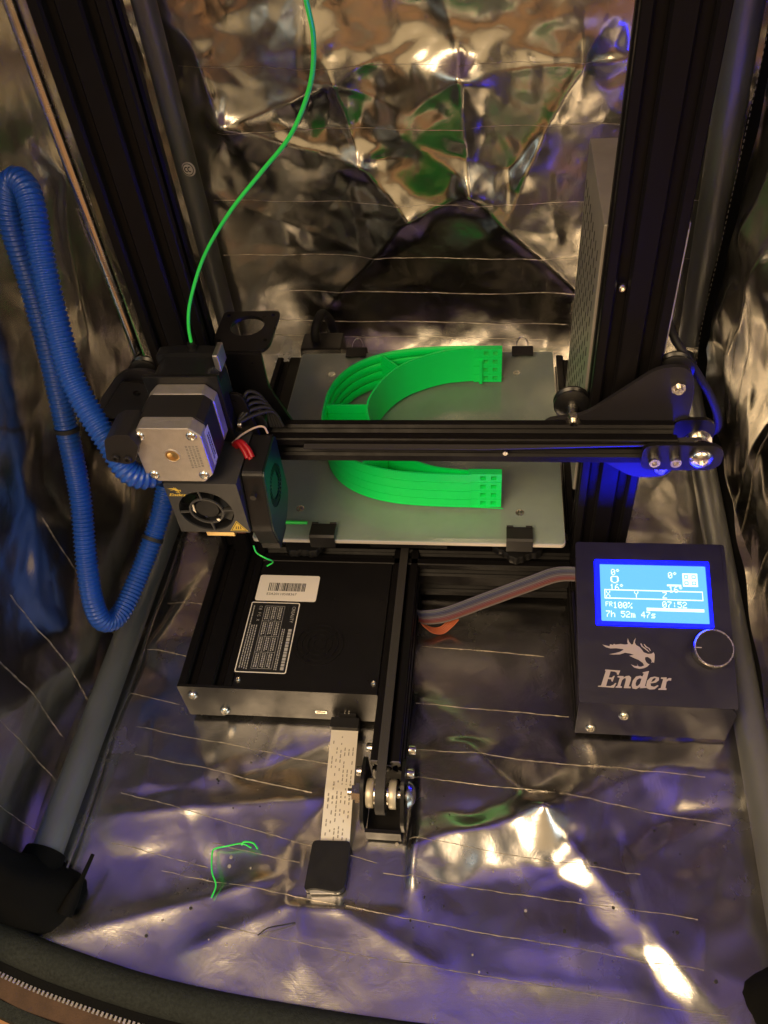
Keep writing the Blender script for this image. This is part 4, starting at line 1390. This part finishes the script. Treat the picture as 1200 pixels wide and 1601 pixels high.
def holed(bm, x0, x1, z0, z1, y0, y1, holes):
    xs = sorted({x0, x1, *[h[0] for h in holes], *[h[1] for h in holes]})
    zs = sorted({z0, z1, *[h[2] for h in holes], *[h[3] for h in holes]})
    solid = lambda a, b, c, d: not any(h[0] <= (a+b)/2 <= h[1] and h[2] <= (c+d)/2 <= h[3] for h in holes)
    cache = {}
    def V(x, y, z):
        key = (round(x, 4), round(y, 4), round(z, 4))
        if key not in cache: cache[key] = bm.verts.new((x, y, z))
        return cache[key]
    grid = {(i, j): solid(xs[i], xs[i+1], zs[j], zs[j+1]) for i in range(len(xs)-1) for j in range(len(zs)-1)}
    for (i, j), s in grid.items():
        if not s: continue
        a, b, c, d = xs[i], xs[i+1], zs[j], zs[j+1]
        for y in (y0, y1): bm.faces.new((V(a, y, c), V(b, y, c), V(b, y, d), V(a, y, d)))
        for (di, dj, q) in ((-1, 0, ((a, c), (a, d))), (1, 0, ((b, c), (b, d))), (0, -1, ((a, c), (b, c))), (0, 1, ((a, d), (b, d)))):
            if not grid.get((i+di, j+dj), False):
                (u0, w0), (u1, w1) = q
                bm.faces.new((V(u0, y0, w0), V(u1, y0, w1), V(u1, y1, w1), V(u0, y1, w0)))
for k in range(4):
    z = 88.05+k*LH
    bm = NB()
    h = LH-.5
    band(bm, outer, z, [(-.5, 0), (.6, h*.18), (1.05, h*.5), (.6, h*.82), (-.5, h), (-1.8, h), (-1.8, 0)])
    band(bm, inner, z, [(.7, 0), (.7, LH-.04), (-.8, LH-.04), (-.8, 0)])
    # stiffening struts between the two bands
    for (a, b) in (((-71, 112), (-37, 112)), ((-33, 179.2), (-17, 163.3)), ((-33, 44.8), (-17, 60.7))):
        A, B = Vector((*a, 0)), Vector((*b, 0))
        d = (B-A).normalized(); n = Vector((-d.y, d.x, 0))*.75
        vs_ = [bm.verts.new(q+n*s+Vector((0, 0, zz))) for zz in (z, z+h) for q, s in ((A, -1), (A, 1), (B, 1), (B, -1))]
        for f in ((0, 1, 2, 3), (7, 6, 5, 4), (0, 4, 5, 1), (1, 5, 6, 2), (2, 6, 7, 3), (3, 7, 4, 0)): bm.faces.new([vs_[i] for i in f])
    # flat ends with square pin holes
    for sy in (0, 1):
        ya, yb = (33.0, 38.6) if sy == 0 else (185.4, 191.0)
        holed(bm, 46.5, 71, z, z+h, ya, yb, [(55.4, 59.4, z+h*.27, z+h*.75), (63.2, 67.2, z+h*.27, z+h*.75)])
    obj("frame_layer", bm, M_print, T, smooth=32)
bm = NB(); box(bm, 51.4, 54.2, 182.6, 185.3, 88.05, 112); obj("support_tab", bm, M_print, T)
bm = NB()
band(bm, [(x+(-1.2 if x < 40 else 0), y+(-1.6 if y < 112 else 1.6)) for x, y in [(72.5, 33)]+outer+[(72.5, 191)]], 88.03, [(.5, 0), (.5, .25), (-.2, .25), (-.2, 0)])
obj("skirt_line", bm, M_print, T)

# purge line left at the front of the glass
bm = NB(); tube(bm, [(-101, 13.2, 88.3), (-92, 13.4, 88.4), (-76, 13.2, 88.4)], [.6, 1.5, 1.3], 8)
o = obj("purge_strip", bm, M_fil, None, smooth=60)
tag(o, "short green plastic purge line at the front left of the glass", 'plastic strip')

# ------------------------------------------------------------------ filament feeding down into the head
bm = NB()
fp_ = spline([(-8, -118, 545), (-5.6, -85, 492), (-6.2, -66, 459.6), (-8.0, -54, 442), (-15, -41, 421), (-30, -26.5, 396), (-51, -11.5, 373), (-75.8, -.5, 347),
              (-99.5, 9, 317), (-114.5, 9.5, 290), (-119.5, 6, 274), (-120, 2, 258)], 10)
tube(bm, fp_, 1.05, 10)
o = obj("filament", bm, M_fil, None, smooth=60)
tag(o, "thin bright green filament curving down into the print head", 'filament')

# ------------------------------------------------------------------ blue corrugated cable sleeve
t = thing("cable_sleeve", "blue corrugated cable sleeve looping beside the left upright", 'cable sleeve', (-200, 0, 60))
sp_ = [(-140, -50, 208), (-146, -60, 209), (-154.2, -63, 217), (-162.6, -56, 232), (-174.2, -44.6, 248), (-183.2, -33.2, 264.4), (-188.5, -20.2, 280), (-193, -7.2, 295.7), (-196.2, 4.9, 311.6),
       (-198.5, 15.5, 326), (-201, 26.9, 339.7), (-205, 35, 347.5), (-212, 41, 350), (-219, 42, 345), (-224, 40, 333), (-226, 37.5, 317), (-226.5, 34.4, 294.6), (-226.5, 28.9, 272.7), (-226.5, 21.7, 248.3),
       (-226.5, 12.7, 223.7), (-226.5, 2.8, 198.5), (-226.5, -8, 171), (-225.5, -22.4, 145), (-223, -51, 112), (-221.5, -67, 86),
       (-219, -70, 68), (-213, -58, 60.5), (-205, -29, 69), (-195, -5, 87), (-188, 10, 102), (-183, 22, 118)]
P = resample(spline(sp_, 16), 0.62)
rad = [7.1+.75*max(-.6, min(1, 1.5*math.sin(i*.62*2*math.pi/3.1))) for i in range(len(P))]
bm = NB(); tube(bm, P, rad, 20)
obj("tube", bm, M_sleeve, t, smooth=80)
def tie(i):
    d = (P[i+2]-P[i-2]).normalized()
    bm = NB(); tube(bm, [P[i]-d*1.4, P[i]+d*1.4], 8.4, 20)
    obj("cable_tie", bm, M_rubber, t, smooth=50)
def near(q): return min(range(3, len(P)-3), key=lambda i: (P[i]-Vector(q)).length)
tie(near((-223.5, -8, 197))); tie(near((-195, -5, 87)))

# ------------------------------------------------------------------ SD card extension on the floor
t = thing("card_extension_cable", "pale flat ribbon memory card extension with black ends on the floor", 'extension cable', (-40, -170, 0))
def sdx(y): return -39.3+(-115-y)*.045
bm = NB()
prev = None
for i in range(24):
    y = -113-84*i/23
    z = 7.5-3*(i/23)+1.6*math.sin(i/23*math.pi)+(.8 if 12 < i < 15 else 0)
    q = [bm.verts.new((sdx(y)+s*9.8, y, z+k)) for s, k in ((-1, 0), (1, 0), (1, .35), (-1, .35))]
    if prev:
        for k in range(4): bm.faces.new((prev[k], prev[(k+1) % 4], q[(k+1) % 4], q[k]))
    else: bm.faces.new(q)
    prev = q
bm.faces.new(list(reversed(prev)))
rb = obj("flat_cable", bm, M_film, t, smooth=30)
bm = NB()
rng = random.Random(12)
for row in range(6):
    y = -117.5-rng.uniform(0, 16)
    while y > -193:
        w = rng.uniform(1.2, 3.0)
        i = (-113-y)/84*23
        z = 7.5-3*(i/23)+1.6*math.sin(i/23*math.pi)+(.8 if 12 < i < 15 else 0)+.46
        x = sdx(y)-7.4+row*2.9
        if rng.random() < .78:
            bm.faces.new([bm.verts.new(q) for q in ((x, y, z), (x+.75, y, z), (x+.75, y-w, z-.03), (x, y-w, z-.03))])
        y -= w+rng.choice((.7, 1.2, 4.0))
obj("cable_print", bm, M_greyink, rb)
bm = NB()
prism(bm, [rpoly([(-49.8, -108.5), (-49.8, -116.5), (-29, -116.5), (-29, -108.5)], 1)], XY(4.5), 0, 8)
prism(bm, [rpoly([(-43.5, -107.2), (-43.5, -109), (-31, -109), (-31, -107.2)], .4)], XY(7.5), 0, 9.5)
obj("card_plug", bm, M_plastic, t, bevel=.5)
bm = NB()
for x in (-39.6, -36.8): box(bm, x, x+.9, -108, -107.3, 12.5, 17.4)
obj("plug_contact", bm, M_steel, t)
bm = NB()
prism(bm, [rpoly([(-49.9, -197), (-24.6, -196), (-25.2, -226), (-30, -228.5), (-45, -227), (-50.8, -229)], 3)], XY(2.2), 0, 6.4)
obj("card_socket", bm, M_plastic, t, bevel=1.0)
bm = NB(); prism(bm, [rpoly([(-48, -226), (-27.5, -224), (-28, -228), (-47.4, -229.4)], 1)], XY(3.4), 0, 2.2)
obj("memory_card", bm, M_psu, t, bevel=.3)

# ------------------------------------------------------------------ display ribbon cable
t = thing("ribbon_cable", "multicoloured flat ribbon cable running from the bed rail to the display panel", 'ribbon cable', (60, -12, 20))
base = spline([(8, -21, 19), (14, -22.5, 19.5), (31, -20.5, 22), (61, -11.5, 30), (95, -3.5, 42), (113, -1, 50), (128, -3, 54), (140, -4, 52)], 8)
cols = [(.30, .28, .45), (.30, .34, .42), (.12, .14, .38), (.06, .08, .30), (.20, .18, .30), (.42, .36, .44), (.40, .14, .22), (.45, .06, .10), (.50, .10, .08), (.42, .34, .34)]
for k, c in enumerate(cols):
    m = mat("ribbon_wire_%d" % k, tuple(q*.25 for q in c), .45)
    bm = NB()
    tube(bm, [p+Vector((.30, -.55, -.72))*(k-4.5)*1.25 for p in base], .66, 8)
    obj("wire", bm, m, t, smooth=60)
bm = NB()
fold = spline([(10, -24, 15), (18, -26, 8), (26, -24, 5), (33, -20, 9), (38, -19, 17)], 8)
for k in range(5):
    tube(bm, [p+Vector((.5, -.6, -.3))*(k-2)*1.6 for p in fold], .7, 8)
obj("folded_tail", bm, M_orange, t, smooth=60)

# ------------------------------------------------------------------ black power lead by the right corner
bm = NB()
tube(bm, spline([(168, 120, 250), (170, 90, 245), (175, 52, 232), (188, 40, 216), (204, 38, 192), (213, 38, 172), (214, 40, 160), (208, 46, 154), (194, 56, 160), (178, 66, 170), (160, 70, 176)], 10), 2.6, 12)
o = obj("power_lead", bm, M_rubber, None, smooth=60)
tag(o, "black power lead curving out behind the right gantry plate", 'cable')
# black plug and lead behind the bed, at the back left
bm = NB(); box(bm, -122, -82, 242, 270, 40, 84)
bmo = obj("bed_motor", bm, M_lam, PR, bevel=2)
bm = NB()
tube(bm, spline([(-108, 256, 84), (-108, 258, 92), (-106, 266, 99), (-104, 284, 96), (-104, 310, 70), (-104, 325, 40)], 8), 4.5, 12)
obj("motor_lead", bm, M_rubber, bmo, smooth=60)

# ------------------------------------------------------------------ scraps on the floor
bm = NB()
tube(bm, spline([(-91, -203.5, 5), (-98, -201.5, 6), (-108, -203.5, 5), (-116, -205.5, 4), (-117, -209, 4), (-114.5, -220, 3.5), (-110, -228, 3), (-111, -236, 3)], 8), .55, 6)
o = obj("plastic_scrap", bm, M_fil, None, smooth=60)
tag(o, "bent green filament scrap lying on the foil left of the card socket", 'plastic scrap')
bm = NB(); tube(bm, spline([(-98, -202, 5), (-96, -201, 8), (-90, -201, 7), (-87, -203.5, 4)], 6), .6, 6)
o = obj("plastic_scrap", bm, M_fil, None, smooth=60)
tag(o, "small looped green scrap at the top end of the longer bent scrap", 'plastic scrap')
bm = NB(); tube(bm, spline([(-97, -47, 131), (-95, -50, 127), (-89, -52, 124), (-86, -50, 119), (-87, -47, 113), (-92, -46, 108)], 6), .55, 6)
o = obj("ooze_string", bm, M_fil, None, smooth=60)
tag(o, "curly thin green string of ooze hanging under the nozzle", 'plastic string')
bm = NB(); tube(bm, spline([(-76, -256, 4), (-70, -252, 6), (-60, -249, 5), (-54, -247, 4)], 6), .4, 6)
o = obj("dark_thread", bm, M_rubber, None, smooth=60)
tag(o, "short dark curved thread lying on the foil near the front hem", 'thread')
bm = NB()
rng = random.Random(21)
for k in range(38):
    x, y = rng.uniform(-150, 200), rng.uniform(-270, -130)
    if -60 < x < 15: continue
    q = fs(x-X0, y-Y0)
    r_ = rng.choice((.35, .5, .5, .7, 1.1))
    cyl(bm, q+Vector((0, 0, .1)), q+Vector((0, 0, .5)), r_, n=7)
o = obj("dust_specks", bm, M_rubber, None)
tag(o, "scattered dark specks of dust on the front of the foil floor", 'dust', kind='stuff')
bm = NB()
for k in range(16):
    x, y = rng.uniform(-150, 170), rng.uniform(-268, -185)
    q = fs(x-X0, y-Y0)
    r_ = rng.choice((.5, .7, .9, 1.2))
    cyl(bm, q+Vector((0, 0, .08)), q+Vector((0, 0, .22)), r_, n=9)
o = obj("dried_drops", bm, M_thread, None)
tag(o, "small pale dried drop marks on the front of the foil floor", 'drop marks', kind='stuff')
